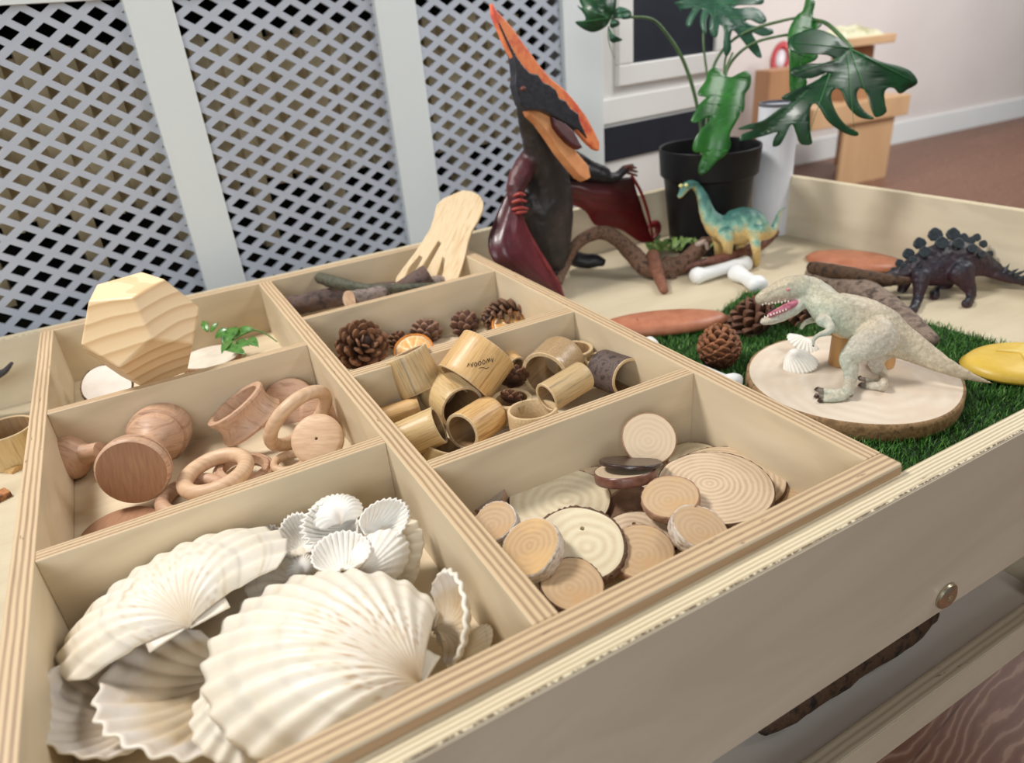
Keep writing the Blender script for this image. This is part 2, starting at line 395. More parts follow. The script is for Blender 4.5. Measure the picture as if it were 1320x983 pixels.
# radiator inside
RADM=gmat('radiator_enamel',(240,226,190),(214,196,156),scale=9,rough=.5,c3=(180,160,122),lo=.3,hi=.7)
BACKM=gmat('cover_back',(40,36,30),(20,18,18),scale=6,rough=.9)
ra=thing('radiator','old beige panel radiator seen through the diamond lattice','radiator',TM)
mb=MB()
for k in range(34):
    x=-1.2+k*.045
    if x>.33: break
    mb.box(x,x+.026,.045,.085,.10 if k%3 else .0,.335)
mb.build('radiator_fins',RADM,ra,False)
v,f=boxv(-1.2,.33,.062,.075,.11,.325); mesh('radiator_panel',v,f,RADM,ra,False)
v,f=lathe([(0,-.8),(.012,-.8),(.012,.8),(0,.8)],16); p=mesh('pipe',v,f,RADM,ra); p.matrix_local=Matrix.Translation((-.4,.09,-.17))@Matrix.Rotation(PI/2,4,'Y')
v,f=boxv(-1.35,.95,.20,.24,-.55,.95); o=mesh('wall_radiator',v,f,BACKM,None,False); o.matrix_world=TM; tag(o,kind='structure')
# cupboard with two chalk panels
CH=gmat('chalkboard',(22,27,38),(30,36,48),scale=8,rough=.55,c3=(44,52,66),lo=.3,hi=.85)
cu=thing('cupboard','white cupboard with framed black chalkboard panels behind the potted plant','cupboard',TM)
v,f=boxv(.488,.887,.006,.19,-.55,.95); bevel(mesh('carcass',v,f,WHITE2,cu,False),.002)
v,f=boxv(.488,.887,.000,.007,.100,.150); bevel(mesh('rail',v,f,WHITE2,cu,False),.002)
fr=MB()
fx0,fx1,fz0,fz1=.530,.872,.172,.80; g=.042
for q in ((fx0,fx1,fz0,fz0+g),(fx0,fx1,fz1-g,fz1),(fx0,fx0+g,fz0+g,fz1-g),(fx1-g,fx1,fz0+g,fz1-g)): fr.box(q[0],q[1],-.008,.006,q[2],q[3])
bevel(fr.build('chalkboard_frame',WHITE2,cu),.003)
v,f=boxv(fx0+g-.002,fx1-g+.002,.000,.0062,fz0+g-.002,fz1-g+.002); mesh('chalkboard',v,f,CH,cu,False)
v,f=boxv(.4885,.885,.000,.007,.0215,.0925); mesh('chalk_strip',v,f,CH,cu,False)
# ------------------------------------------------------------------ wood slices
RING=ringmat('slice_rings',(228,206,176),(172,136,104),420,dist=2.6,off=(.004,-.003,0))
RING2=ringmat('slice_rings_pale',(232,220,190),(200,176,140),230,dist=3.5,off=(-.006,.004,0))
RING3=ringmat('slice_rings_tan',(206,178,142),(180,146,112),420,dist=2.5,off=(.002,.004,0),c3=(196,160,118))
RING4=ringmat('slice_rings_gold',(206,174,130),(176,138,98),420,dist=3,off=(.0,.0,0),c3=(212,174,120))
BIRCHF=ringmat('birch_face',(222,200,170),(204,178,146),420,dist=3,off=(.001,.002,0),fine=.25)
BK=gmat('bark_brown',(74,50,36),(112,82,60),scale=220,rough=.85,bmp=.9,bd=.002,c3=(54,36,26))
BKR=gmat('bark_reddish',(92,54,44),(120,78,62),scale=150,rough=.4,bmp=.4,bd=.001,coat=.2)
BKW=gmat('bark_birch',(216,206,194),(188,172,156),scale=160,stretch=(1,1,3),rough=.75,bmp=.5,bd=.001,c3=(132,112,96),lo=.42,hi=.72)
BKT=gmat('bark_thin',(140,104,80),(170,134,106),scale=160,rough=.8,bmp=.5,bd=.001)
BKD=gmat('bark_dark',(40,24,22),(62,40,34),scale=150,rough=.35,bmp=.3,bd=.001,coat=.3)
def outline(r,n,wob,seed,ax=1.0):
    rs=np.random.RandomState(seed); ph=rs.rand(5)*6.28; am=np.array([.5,.35,.3,.18,.12])*wob
    o=[]
    for i in range(n):
        a=2*PI*i/n; k=1+sum(am[j]*math.cos((j+2)*a+ph[j]) for j in range(5))
        o.append((r*k*math.cos(a)*ax,r*k*math.sin(a)))
    return o
def disc_part(name,ol,hole,z0,z1,mat,parent):
    n=len(ol); v=[(x,y,z1) for x,y in ol]; loops=[[Vector((x,y,0)) for x,y in ol]]
    hv=[]
    if hole:
        hx,hy,hr=hole; hv=[(hx+hr*math.cos(2*PI*i/20),hy+hr*math.sin(2*PI*i/20)) for i in range(20)]
        loops.append([Vector((x,y,0)) for x,y in reversed(hv)]); v+=[(x,y,z1) for x,y in reversed(hv)]
    from mathutils.geometry import tessellate_polygon
    T=[tuple(t) for t in tessellate_polygon(loops)]; N=len(v)
    v+=[(x,y,z0) for x,y,z in v]
    f=T+[tuple(i+N for i in reversed(t)) for t in T]+[(i,(i+1)%n,(i+1)%n+N,i+N) for i in range(n)]
    if hole: f+=[(n+i,n+(i+1)%20,n+(i+1)%20+N,n+i+N) for i in range(20)]
    return mesh(name,v,f,mat,parent,False)
def wood_slice(label,c,n,r,th,face=None,bark=None,hole=None,wob=.03,seed=1,bt=.0012,group=None,xh=None,ax=1.0,rough=.0004):
    F_=frame(c,n,xh if xh is not None else RIGHT)
    t=thing('wood_slice',label,'wood slice',F_,group)
    ol=outline(r-bt,96,wob,seed,ax)
    disc_part('wood_disc',ol,hole,-th/2,th/2,face,t)
    v=[];f=[];N=96;rs=np.random.RandomState(seed+50); prof=[(-.0002,-th/2+.0002),(bt*.7,-th/2+.0001),(bt,-th*.25),(bt*1.08,0),(bt,th*.25),(bt*.7,th/2-.0001),(-.0002,th/2-.0002)]
    for i,(x,y) in enumerate(ol):
        l=math.hypot(x,y); ux,uy=x/l,y/l
        for o_,z in prof:
            j=rs.uniform(-rough,rough) if o_>0 else 0
            v.append((x+ux*(o_+j),y+uy*(o_+j),z+j*.5))
    P=len(prof)
    for i in range(N):
        for k in range(P-1): f.append((i*P+k,((i+1)%N)*P+k,((i+1)%N)*P+k+1,i*P+k+1))
    mesh('bark',v,f,bark,t); return t
def ndir(c,up=1,e=0,rt=0,bk=0):
    E=(CP-c).normalized(); return (Vector((0,0,1))*up+E*e+RIGHT*rt+Vector((0,1,0))*bk).normalized()
def zs(x,y): return 580+x/2.64,520+y/2.64
def sl(label,x,y,w,z,th,n=(1,0,0,0),**k):
    u,v=zs(x,y); c=U(u,v,z); r=w/2/2.64*dz(u,v,z)/F
    return wood_slice(label,c,ndir(c,*n),r,th,group=None,**k)
sl('large ringed wood slice lying on top at the right of the slice compartment',902,292,392,-.050,.009,(1,.05,0,0),face=RING,bark=BK,seed=3,wob=.02)
sl('large wood slice half hidden under the biggest ringed slice',945,262,380,-.0645,.009,(1,.0,0,0),face=RING,bark=BK,seed=4,wob=.03)
sl('round pale wood slice leaning upright against the divider behind the pile',677,122,184,-.030,.007,(.35,1,.05,-.1),face=BIRCHF,bark=BKT,seed=5,wob=.02)
sl('thin dark varnished wood slice seen edge on above the red barked slice',615,201,212,-.0335,.0035,(1,-.42,.02,0),face=BKD,bark=BKD,seed=6,wob=.02)
sl('wood slice with white face and glossy dark red bark rim',598,240,212,-.041,.0095,(1,-.34,-.1,0),face=BIRCHF,bark=BKR,seed=7,wob=.015,rough=.0001)
sl('small round wood slice with fine rings resting against the largest slice',750,325,196,-.040,.008,(1,.25,-.1,0),face=RING3,bark=BKT,seed=8,wob=.02)
sl('small birch wood slice with white bark tipped to the right near the front rim',845,436,200,-.047,.012,(1,.35,.45,0),face=RING3,bark=BKW,seed=9,wob=.03)
sl('large oval wood slice with broad pale rings near the divider',372,332,352,-.064,.008,(1,.05,.05,0),face=RING2,bark=BK,seed=10,wob=.03)
sl('large wood slice with a drilled hole and rough dark bark',440,488,318,-.052,.011,(1,.5,.0,0),face=RING2,bark=BK,seed=11,wob=.04,bt=.0026,rough=.0009,hole=(.0035,.0135,.0019))
sl('wood slice with a drilled hole half covered by a brown slice',640,475,262,-.064,.009,(1,.35,0,0),face=RING,bark=BK,seed=12,wob=.02,bt=.002,hole=(-.001,.0165,.0017))
sl('plain brown wood slice lying over the drilled ringed slice',652,512,222,-.057,.009,(1,.42,0,0),face=RING3,bark=BKT,seed=13,wob=.02)
sl('golden oval wood slice with grey bark tipped on edge at the left front',283,498,226,-.040,.013,(1,.5,-.55,0),face=RING4,bark=BKW,seed=14,wob=.03,ax=.95)
sl('brown oval wood slice with white bark edge beside the middle rail',158,412,160,-.048,.012,(1,.6,-.5,0),face=RING3,bark=BKW,seed=15,wob=.04)
sl('small grey faced wood slice at the left back of the pile',122,318,150,-.056,.009,(1,.2,-.35,-.1),face=gmat('grey_slice',(150,134,120),(172,156,140),scale=90,rough=.8,bmp=.3),bark=BKT,seed=16,wob=.05)
sl('tan wood slice at the bottom front corner of the pile',415,622,222,-.055,.008,(1,.3,.1,0),face=RING3,bark=BK,seed=17,wob=.03)
sl('wood slice mostly hidden under the front rim at the right',1165,330,160,-.068,.008,(1,0,0,0),face=RING3,bark=BKT,seed=18,wob=.03)
sl('pale wood slice peeping out under the red barked slice',500,275,170,-.066,.007,(1,.1,0,0),face=BIRCHF,bark=BKT,seed=19,wob=.03)
sl('dark brown wood slice in the gap below the red barked slice',600,345,200,-.070,.007,(1,.1,0,0),face=gmat('brown_face',(112,84,64),(134,102,78),scale=60,rough=.7),bark=BK,seed=20,wob=.03)
sl('pale wood slice in the back corner behind the large slices',835,190,190,-.071,.006,(1,.0,0,0),face=RING2,bark=BKT,seed=21,wob=.03)
# ------------------------------------------------------------------ bamboo rings
def bam(name,a,b,c3=None,st=(1,1,.06),bmp=.25,rough=.35,sc_=260): return gmat(name,a,b,scale=sc_,stretch=st,rough=rough+.12,bmp=bmp,bd=.0006,c3=c3,coat=.05)
BA=bam('bamboo_olive',(176,146,100),(196,168,122),(150,132,104))
BB=bam('bamboo_tan',(196,154,98),(214,176,120),(172,128,76))
BC=bam('bamboo_gold',(196,164,112),(208,180,130),(172,136,88))
BDk=gmat('bamboo_dark_bark',(72,58,54),(104,88,82),scale=120,rough=.7,bmp=.5,bd=.001,c3=(56,46,44))
BSP=gmat('bamboo_speckled',(150,118,80),(190,160,118),scale=900,rough=.3,bmp=.2,bd=.0004,coat=.4,c3=(120,90,58))
BEND=gmat('bamboo_end',(196,168,128),(214,190,150),scale=400,rough=.7,bmp=.2)
BIN=gmat('bamboo_inside',(128,98,64),(156,124,84),scale=200,stretch=(1,1,.1),rough=.6)
def ring_tube(label,p1,p2,rpx,wall=.16,mo=BA,name='bamboo_ring',seed=1,oval=1.0,mi_=None,me_=None):
    A=D(*p1);B=D(*p2);c=(A+B)/2;h=(B-A).length/2; dd=(p1[2]+p2[2])/2; r=rpx*dd/F; ri=r*(1-wall)
    cv=min(.0008,h*.1)
    prof=[(ri,-h+cv),(ri+cv*.6,-h),(r-cv*.6,-h),(r,-h+cv)]+[(r*(1+.004*math.sin(k*2.1+seed)),-h+cv+(2*h-2*cv)*k/8) for k in range(1,8)]+[(r,h-cv),(r-cv*.6,h),(ri+cv*.6,h),(ri,h-cv)]
    v,f=lathe(prof,56,close=True); P=len(prof)
    rs=np.random.RandomState(seed);ph=rs.rand(3)*6
    v2=[]
    for x,y,z in v:
        a=math.atan2(y,x);k=1+.012*math.cos(2*a+ph[0])+.006*math.cos(3*a+ph[1]); v2.append((x*k*oval,y*k,z))
    mi=[]
    for s in range(P):
        m=1 if s in (0,1,2,P-4,P-3,P-2) else (2 if s==P-1 else 0)
        mi+=[m]*56
    o=mesh(name,v2,f,[mo,me_ or BEND,mi_ or BIN],None,True,mi,auto=35)
    o.matrix_world=frame(c,B-A,RIGHT); tag(o,label,'bamboo ring','bamboo rings in the sorting tray' if name=='bamboo_ring' else None); return o
def bp(x,y,dd=0): 
    u,v=480+x/3.474,400+y/3.474; return (u,v,dz(u,v,-.035)+dd)
q=3.474
def RG(label,x1,y1,d1,x2,y2,d2,r,z,**k):
    cx,cy=(x1+x2)/2,(y1+y2)/2; b_=dz(480+cx/q,400+cy/q,z)
    return ring_tube(label,(480+x1/q,400+y1/q,b_+d1),(480+x2/q,400+y2/q,b_+d2),r/q,**k)
def FR(label,x,y,ztop,h,r,tilt=(0,0,0),**k):
    """ring lying flat, mouth up: centre of the upper mouth at the pixel"""
    u,v=480+x/q,400+y/q; B=U(u,v,ztop); A=B-(Zu_+Vector(tilt)).normalized()*h; dd=dz(u,v,ztop)
    def px(P): w_=CR.transposed()@(P-CP); return (660+F*w_.x/-w_.z,491.5-F*w_.y/-w_.z,-w_.z)
    return ring_tube(label,px(A),px(B),r/q,**k)
Zu_=Vector((0,0,1))
RG('grey olive bamboo ring standing at the left of the upper layer, leaning on the divider',143,192,-.004,222,352,.004,104,-.018,mo=BA,seed=2)
bb=RG('wide tan bamboo ring with a dark burned mark lying on top in the middle',522,172,.004,408,330,-.006,140,-.012,mo=BB,seed=3,wall=.12)
RG('narrow bamboo ring behind the marked ring with its open end to the right',545,170,.03,645,250,.0,46,-.030,mo=BB,seed=4,wall=.25)
RG('golden bamboo ring with a dark open mouth below the marked ring',300,352,.03,405,440,-.012,104,-.042,mo=BC,seed=5,wall=.13)
RG('bamboo ring with flared brown lip at the front of the pile',400,545,-.016,530,462,.022,88,-.046,mo=BB,seed=6,wall=.18)
RG('plain bamboo ring wedged low at the left beneath the grey olive ring',40,482,.0,212,428,.004,48,-.050,mo=BB,seed=7)
RG('smooth bamboo ring lying against the middle rail',130,585,.0,300,512,-.004,88,-.042,mo=BC,seed=8)
RG('bamboo ring half hidden below the front divider at the left',300,680,.02,322,600,.014,90,-.055,mo=BA,seed=9)
FR('low bamboo ring lying flat with a small cone inside it',622,392,-.042,.022,92,mo=BA,seed=10,wall=.24)
FR('pale thick walled bamboo ring lying flat open to the top near the front divider',715,440,-.036,.034,112,(0,.1,0),mo=BEND,seed=11,wall=.13,mi_=BEND)
RG('glossy bamboo ring with a pale stripe lying on its side at the right',778,392,-.012,945,292,.012,71,-.026,mo=BA,seed=12,wall=.2)
RG('speckled glossy brown bamboo ring standing on edge behind the striped ring',772,295,-.016,850,215,.022,112,-.034,mo=BSP,seed=13,wall=.16)
FR('pale bamboo ring lying flat in the back of the compartment',905,168,-.030,.034,84,(0,0,0),mo=BA,seed=14,wall=.2)
FR('small pale bamboo ring beside the dark barked ring',1008,212,-.034,.03,62,mo=BA,seed=15,wall=.24)
RG('bamboo ring covered in dark purple brown bark at the right end',1030,262,.026,1150,305,-.012,92,-.040,mo=BDk,seed=16,wall=.16)
# burned mark on the wide ring, part of that ring
INK=gmat('burn_mark',(60,42,28),rough=.9)
mk=MB(); Mi=bb.matrix_world.inverted(); Rr=140/q*dz(480+465/q,400+251/q,-.012)/F
strokes=[[(0,0),(1,-3),(2,-1)],[(3,-3),(4,0),(5,-4)],[(6,-2),(7,-4),(8.4,-3),(8,-.8),(6.6,-.4),(6,-2)],[(9.5,-3),(10.5,-5),(12,-4),(11.5,-1.5),(10,-1.2),(9.5,-3)],[(13,-4),(14,-6),(15.5,-5),(15,-2.5),(13.6,-2.2),(13,-4)],[(16.5,-3),(17.5,-7),(18.5,-4),(19,-7.5),(20,-5)],[(21,-7),(21.5,-4),(22.5,-7.5)],[(10,1.2),(13,.6),(17,1.6),(18.5,.4)]]
for s_ in strokes:
    pts=[]
    for a,b in s_:
        # project the pixel onto the cylinder in ring space
        u,v=480+(425+a*5.2)/q,400+(252+b*5.2)/q
        o=Mi@CP; d=(Mi.to_3x3()@ray(u,v)); A=d.x**2+d.y**2;B_=2*(o.x*d.x+o.y*d.y);C_=o.x**2+o.y**2-(Rr*1.02)**2; dis=B_*B_-4*A*C_
        if dis<0: continue
        t=(-B_-math.sqrt(dis))/(2*A); pts.append(o+d*t)
    for a,b in zip(pts,pts[1:]):
        w_=(b-a); nrm_=Vector(((a.x+b.x)/2,(a.y+b.y)/2,0)).normalized(); s2=w_.cross(nrm_).normalized()*.00035
        e_=w_.normalized()*.0002
        mk.add([a-s2-e_,a+s2-e_,b+s2+e_,b-s2+e_],[(0,1,2,3)])
mo=mk.build('burned_mark',INK,bb,False)
# ------------------------------------------------------------------ shells
def shmat(name,c1,c2,c3,bs=60):
    m,nt,b=newmat(name); a=nt.nodes.new('ShaderNodeAttribute'); a.attribute_name='Col'
    n1=noise(nt,texco(nt,'Object'),bs,4,.6)
    base=ramp(nt,n1,[(.3,lin(c1)),(.6,lin(c2)),(.8,lin(c3))])
    nt.links.new(mixrgb(nt,1.0,base,a.outputs['Color'],'MULTIPLY'),b.inputs['Base Color'])
    b.inputs['Roughness'].default_value=.42; b.inputs['Specular IOR Level'].default_value=.4
    b.inputs['Subsurface Weight'].default_value=.15; b.inputs['Subsurface Radius'].default_value=(.006,.004,.003); b.inputs['Subsurface Scale'].default_value=.3
    bump(nt,b,noise(nt,texco(nt,'Object'),420,4,.6),.12,.0004); return m
SHO=shmat('shell_outside',(238,232,222),(234,226,210),(222,208,182))
SHI=shmat('shell_inside',(228,222,216),(218,206,190),(204,180,146),40)
SHT=shmat('shell_tan_inside',(226,206,172),(214,188,146),(234,222,200),30)
COC=shmat('cockle_white',(244,242,238),(240,236,230),(232,226,216),90)
def shell(label,hinge,rim,out,w=1.0,H=.30,nr=17,ribs=.016,phm=78,ex=.40,ears=True,mo=None,mi_=None,tan=0,th=.0016,cat='scallop shell',name='scallop_shell',group=None,speck=0,seed=1,band=1,wave=0,edge=.012):
    A=U(*hinge);B=U(*rim);L=(B-A).length; y=(B-A).normalized(); z=Vector(out).normalized(); x=y.cross(z).normalized(); z=x.cross(y).normalized()
    m=Matrix((x,y,z)).transposed().to_4x4(); m.translation=A
    NA=nr*8; NT=34; v=[];f=[];cols=[]; rs=np.random.RandomState(seed); bt=rs.uniform(.45,.9,3); sp=rs.rand(3)*6.28
    pm=math.radians(phm)
    from mathutils import noise as ns
    for j in range(NT+1):
        t=j/NT
        for i in range(NA+1):
            a=-1+2*i/NA; ph=a*pm
            rib=math.cos(2*PI*nr*(a+1)/2+PI)
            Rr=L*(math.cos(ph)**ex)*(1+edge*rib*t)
            tt=t
            dome=(1-((tt-.38)**2)/.3844)*(1-math.exp(-9*tt)) if tt>.38 else (1-((tt-.38)**2)/.9)*(1-math.exp(-9*tt))
            lat=(1-abs(a)**2.6)**.7
            zz=L*H*dome*(.12+.88*lat)*(1 if tt<1 else 1)
            zz+=ribs*L*(.15+.85*t)*(.5*rib)*min(1,(1-abs(a))*8)
            # growth steps
            zz+=L*.006*sum(1/(1+math.exp(-(bt[k]-t)*90)) for k in range(3))*band
            if wave: zz+=L*wave*t*t*math.sin(3.2*a*PI/1.3+sp[0])
            v.append((w*.80*Rr*t*math.sin(ph),Rr*t*math.cos(ph),zz))
            c=1-.10*(.5-.5*rib)*t
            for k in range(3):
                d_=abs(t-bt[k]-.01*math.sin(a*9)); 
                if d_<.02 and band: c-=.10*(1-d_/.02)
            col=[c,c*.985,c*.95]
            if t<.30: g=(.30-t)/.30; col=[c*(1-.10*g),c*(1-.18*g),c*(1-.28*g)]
            if tan:
                g=min(1,max(0,(.86+.05*math.sin(a*7)-t)/.16))*tan; n_=ns.noise(Vector((a*3,t*4,seed)))*.08; col=[1-g*(.10+n_),1-g*(.20+n_),1-g*(.38+n_)]
            if seed==5:
                for tl in (.42,.80):
                    d_=abs(t-tl-.012*math.sin(a*9+tl*20))
                    if d_<.014: g=(1-d_/.014)*(.5+.5*ns.noise(Vector((a*7,tl,1))));col=[col[0]*(1-.35*g),col[1]*(1-.48*g),col[2]*(1-.6*g)]
            if speck:
                q_=ns.noise(Vector((a*NA/8*1.1,t*34,seed)))
                g=max(0,1-abs(t-.30)/.26)
                if t<.42: b_=(.42-t)/.42*speck*(.6+.4*math.cos(a*PI*nr)); col=[col[0]*(1-.08*b_),col[1]*(1-.16*b_),col[2]*(1-.26*b_)]
                if q_>.10 and g>0:
                    k_=min(1,(q_-.10)*4)*g*speck; col=[col[0]*(1-.35*k_),col[1]*(1-.52*k_),col[2]*(1-.66*k_)]
            cols.append(col)
    W_=NA+1
    for j in range(NT):
        for i in range(NA): f.append((j*W_+i,j*W_+i+1,(j+1)*W_+i+1,(j+1)*W_+i))
    if ears:
        for s in (-1,1):
            b0=len(v); NE=6
            for k in range(NE+1):
                for l in range(NE+1):
                    p=k/NE;q_=l/NE   # p outward, q along y
                    xx=s*w*L*(.17*p) ; yy=L*(-.012*p+ (.03+.12*p)*q_) 
                    v.append((xx,yy,L*(.010*(1-p)+.003*math.cos(q_*20)+.05*q_*p)+L*.004)); cols.append([.97,.95,.91])
            for k in range(NE):
                for l in range(NE): f.append((b0+k*(NE+1)+l,b0+(k+1)*(NE+1)+l,b0+(k+1)*(NE+1)+l+1,b0+k*(NE+1)+l+1))
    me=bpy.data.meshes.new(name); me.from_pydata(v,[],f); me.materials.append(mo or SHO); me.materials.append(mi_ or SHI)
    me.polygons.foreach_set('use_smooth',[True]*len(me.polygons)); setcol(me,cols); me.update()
    # make normals point to the outside (+z local)
    if me.polygons[len(f)//3].normal.z<0: me.flip_normals()
    o=bpy.data.objects.new(name,me); COL.objects.link(o); o.matrix_world=m
    s=o.modifiers.new('s','SOLIDIFY'); s.thickness=th; s.offset=-1; s.material_offset=1; s.material_offset_rim=0
    return tag(o,label,cat,group)
def sz(x,y): return 0+x/1.941,620+y/1.941
E_=lambda u,v,z:(CP-U(u,v,z)).normalized()
Zu=Vector((0,0,1)); LEFT=Vector((-1,0,0)); NEAR=Vector((0,-1,0))
# lowest shells first
shell('large greyish white scallop shell lying hollow side up at the far left',(208,905,-.066),(38,898,-.030),-Zu+LEFT*.35,w=1.18,H=.20,nr=15,seed=2,tan=.25,th=.002,band=0,ribs=.012)
shell('large scallop shell hollow side up with tan inside and wavy cream rim',(318,848,-.060),(128,938,-.038),-Zu+LEFT*.2-NEAR*.0,w=1.22,H=.20,nr=14,seed=3,tan=1,th=.0022,band=0,wave=.03,edge=.02)
shell('ribbed white scallop shell under the biggest shell at the front',(400,860,-.060),(262,972,-.052),Zu+NEAR*.2+LEFT*.1,w=1.05,H=.20,nr=15,seed=4,ribs=.03)
shell('upper left white scallop shell with brown growth lines, tilted to the left',(246,810,-.024),(212,722,-.044),Zu*1.0+NEAR*.62+LEFT*.05,w=1.34,H=.24,nr=15,seed=5,ribs=.024,speck=.5)
shell('largest white scallop shell, ribs fanning from a brown speckled hinge',(543,886,-.040),(290,800,-.030),Zu*1.0+NEAR*.18+RIGHT*.05,w=.90,H=.23,nr=17,seed=6,speck=1.0,ribs=.020)
shell('scallop shell on its side at the right with tan inside and thick white rim',(560,812,-.060),(600,768,-.020),-Zu*.25+RIGHT*1.0+Vector((0,1,0))*.35,w=1.3,H=.30,nr=13,seed=7,tan=.9,th=.0030,band=0,edge=.02)
shell('small cream scallop shell in the right front corner of the shell compartment',(600,852,-.066),(632,806,-.050),Zu*.6+LEFT*.8,w=.8,H=.2,nr=13,seed=8)
# stack at the top right
shell('bottom scallop shell of the stack in the back right corner',(478,748,-.062),(538,712,-.052),Zu+NEAR*.3,w=1.1,H=.2,nr=13,seed=9,ribs=.03)
shell('second scallop shell of the stack with strongly ribbed right rim',(462,735,-.052),(538,672,-.034),Zu*.9+NEAR*.5,w=.95,H=.2,nr=13,seed=10,ribs=.035)
shell('smooth creamy white scallop shell leaning on the stack below the cockles',(462,745,-.040),(522,690,-.030),Zu*.8+NEAR*.8,w=.8,H=.2,nr=13,seed=11,ribs=.012,mo=COC)
shell('pale scallop shell lying below the cockle shells',(400,770,-.066),(350,705,-.058),Zu,w=1.0,H=.2,nr=13,seed=12)
ck=dict(cat='cockle shell',name='cockle_shell',ears=False,phm=86,ex=.40,nr=20,ribs=.012,mo=COC,mi_=COC,th=.0013,band=0,edge=.03,group='small white cockle shells')
shell('leftmost small white cockle shell, hollow side up with a toothed rim',(330,716,-.042),(328,676,-.040),-Zu-NEAR*.1,w=1.05,H=.36,**ck)
shell('small cockle shell standing up second from the left',(396,713,-.046),(374,663,-.028),NEAR*-.8-Zu*.5+RIGHT*.2,w=.85,H=.36,**ck)
shell('rough white shell on top of the cockle group',(462,672,-.020),(388,682,-.014),-Zu*.8-NEAR*.5,w=.95,H=.36,**dict(ck,ribs=.05,edge=.05))
shell('ribbed cockle shell at the back of the top group',(440,676,-.020),(424,640,-.016),Zu*.6+NEAR*.7,w=1.1,H=.36,**ck)
shell('cockle shell front and centre of the group, hollow side up with ribbed rim',(441,733,-.022),(438,684,-.018),-Zu-NEAR*.2,w=1.05,H=.36,**ck)
shell('cockle shell tipped on its side at the right with a toothed edge',(470,690,-.022),(524,650,-.012),-Zu*.7-NEAR*.6,w=.8,H=.36,**ck)
shell('round ribbed cockle shell, dome up, behind the biggest scallop',(392,748,-.046),(391,714,-.040),Zu+NEAR*.5,w=1.0,H=.46,**ck)
# ------------------------------------------------------------------ turned wood pieces
BEECH=gmat('beech',(166,128,100),(196,160,132),scale=34,stretch=(1,7,1),rough=.5,bmp=.1,bd=.0003,c3=(188,148,118),dist=.6)
BEECH2=gmat('beech_pale',(196,160,126),(214,182,150),scale=34,stretch=(1,7,1),rough=.5,bmp=.1,bd=.0003,dist=.6)
BEECHD=gmat('beech_end',(150,108,78),(168,124,92),scale=40,stretch=(8,1,1),rough=.5,bmp=.1,bd=.0003)
def kz(x,y): return 60+x/3.143,480+y/3.143
def KD(x,y,z,dd=0): u,v=kz(x,y); return D(u,v,dz(u,v,z)+dd)
def kr(x,y,z,px): u,v=kz(x,y); return px/3.143*dz(u,v,z)/F
def turned(name,label,cat,prof,c,ax,mats,mi=None,n=64,auto=30,group=None,close=False,xh=None):
    v,f=lathe(prof,n,close=close); mi=None if mi is None else [m for m in mi for _ in range(n)]
    o=mesh(name,v,f,mats,None,True,mi,auto=auto); o.matrix_world=frame(c,ax,xh if xh is not None else RIGHT); return tag(o,label,cat,group)
def arcp(r,z0,z1,b,n=8): return [(r+b*math.sin(PI*i/n),z0+(z1-z0)*i/n) for i in range(n+1)]
# front disc headed knob: flat face, two grooves, waist, second head behind
A=KD(345,405,-.043,-.016);B=KD(470,225,-.050,.006); R1=kr(345,400,-.045,138); Lk=(B-A).length
R2=kr(470,230,-.045,118)*1.0
turned('wooden_spool','large turned wooden spool with a flat brown disc face pointing at the camera','spool',
 [(0,0),(R1*.93,0),(R1*.97,.0012),(R1,.003),(R1,.0085),(R1*.955,.0093),(R1*.955,.0108),(R1,.0116),(R1*.99,.015),(R1*.86,.0195),(R1*.5,.0225),(R1*.42,.026),(R1*.42,Lk*.55),(R2*.6,Lk*.62),(R2*.86,Lk*.68),(R2*.90,Lk*.735),(R2*.86,Lk*.74),(R2*.87,Lk*.775),(R2*.99,Lk*.79),(R2*1.01,Lk*.9),(R2*.97,Lk*1.02),(R2*.8,Lk*1.14),(R2*.4,Lk*1.22),(0,Lk*1.24)],A,B-A,[BEECH,BEECHD],[1]+[0]*22)
R3=kr(130,340,-.045,95)
turned('wooden_mushroom','small mushroom shaped wooden knob against the left side of the tray','turned wood',
 [(0,0),(R3*.4,.0007),(R3*.75,.004),(R3*.97,.009),(R3,.014),(R3*.93,.019),(R3*.7,.024),(R3*.47,.028),(R3*.40,.034),(R3*.40,.046),(0,.046)],KD(62,348,-.052,.006),KD(255,310,-.046,.0)-KD(62,348,-.052,.006),[BEECH])
turned('wooden_ring','thin pale wooden disc standing behind the small mushroom knob','wooden disc',
 [(0,-.004),(kr(275,255,-.05,52),-.004),(kr(275,255,-.05,56),-.002),(kr(275,255,-.05,56),.002),(kr(275,255,-.05,52),.004),(0,.004)],KD(285,278,-.055,.012),BACK+Zu*.4,[BEECH2])
# flared napkin ring
R4=kr(790,160,-.05,128)
nz=[(R4*.80,-.015),(R4*.86,-.0165),(R4*1.0,-.016),(R4*1.05,-.013),(R4*1.0,-.010),(R4*.93,-.004),(R4*.90,.002),(R4*.93,.008),(R4*1.0,.013),(R4*.99,.0155),(R4*.88,.0165),(R4*.80,.015),(R4*.76,.0),]
turned('wooden_napkin_ring','flared wooden napkin ring tilted with its open mouth to the upper left','napkin ring',nz,KD(800,165,-.044,.0),(RIGHT*-.58+UP*.81)*.90+BACK*.42,[BEECH],close=True)
def torus(R_,r,n=64,m=18,k=1): return [(R_+r*math.cos(2*PI*i/m),r*k*math.sin(2*PI*i/m)) for i in range(m)]
RT=kr(685,410,-.05,125)
turned('wooden_ring','thick smooth wooden ring lying in front, tilted toward the camera','wooden ring',torus(RT,RT*.26),KD(685,408,-.056,0),Zu*.95+RIGHT*-.12+NEAR*.05,[BEECH2],close=True,auto=None)
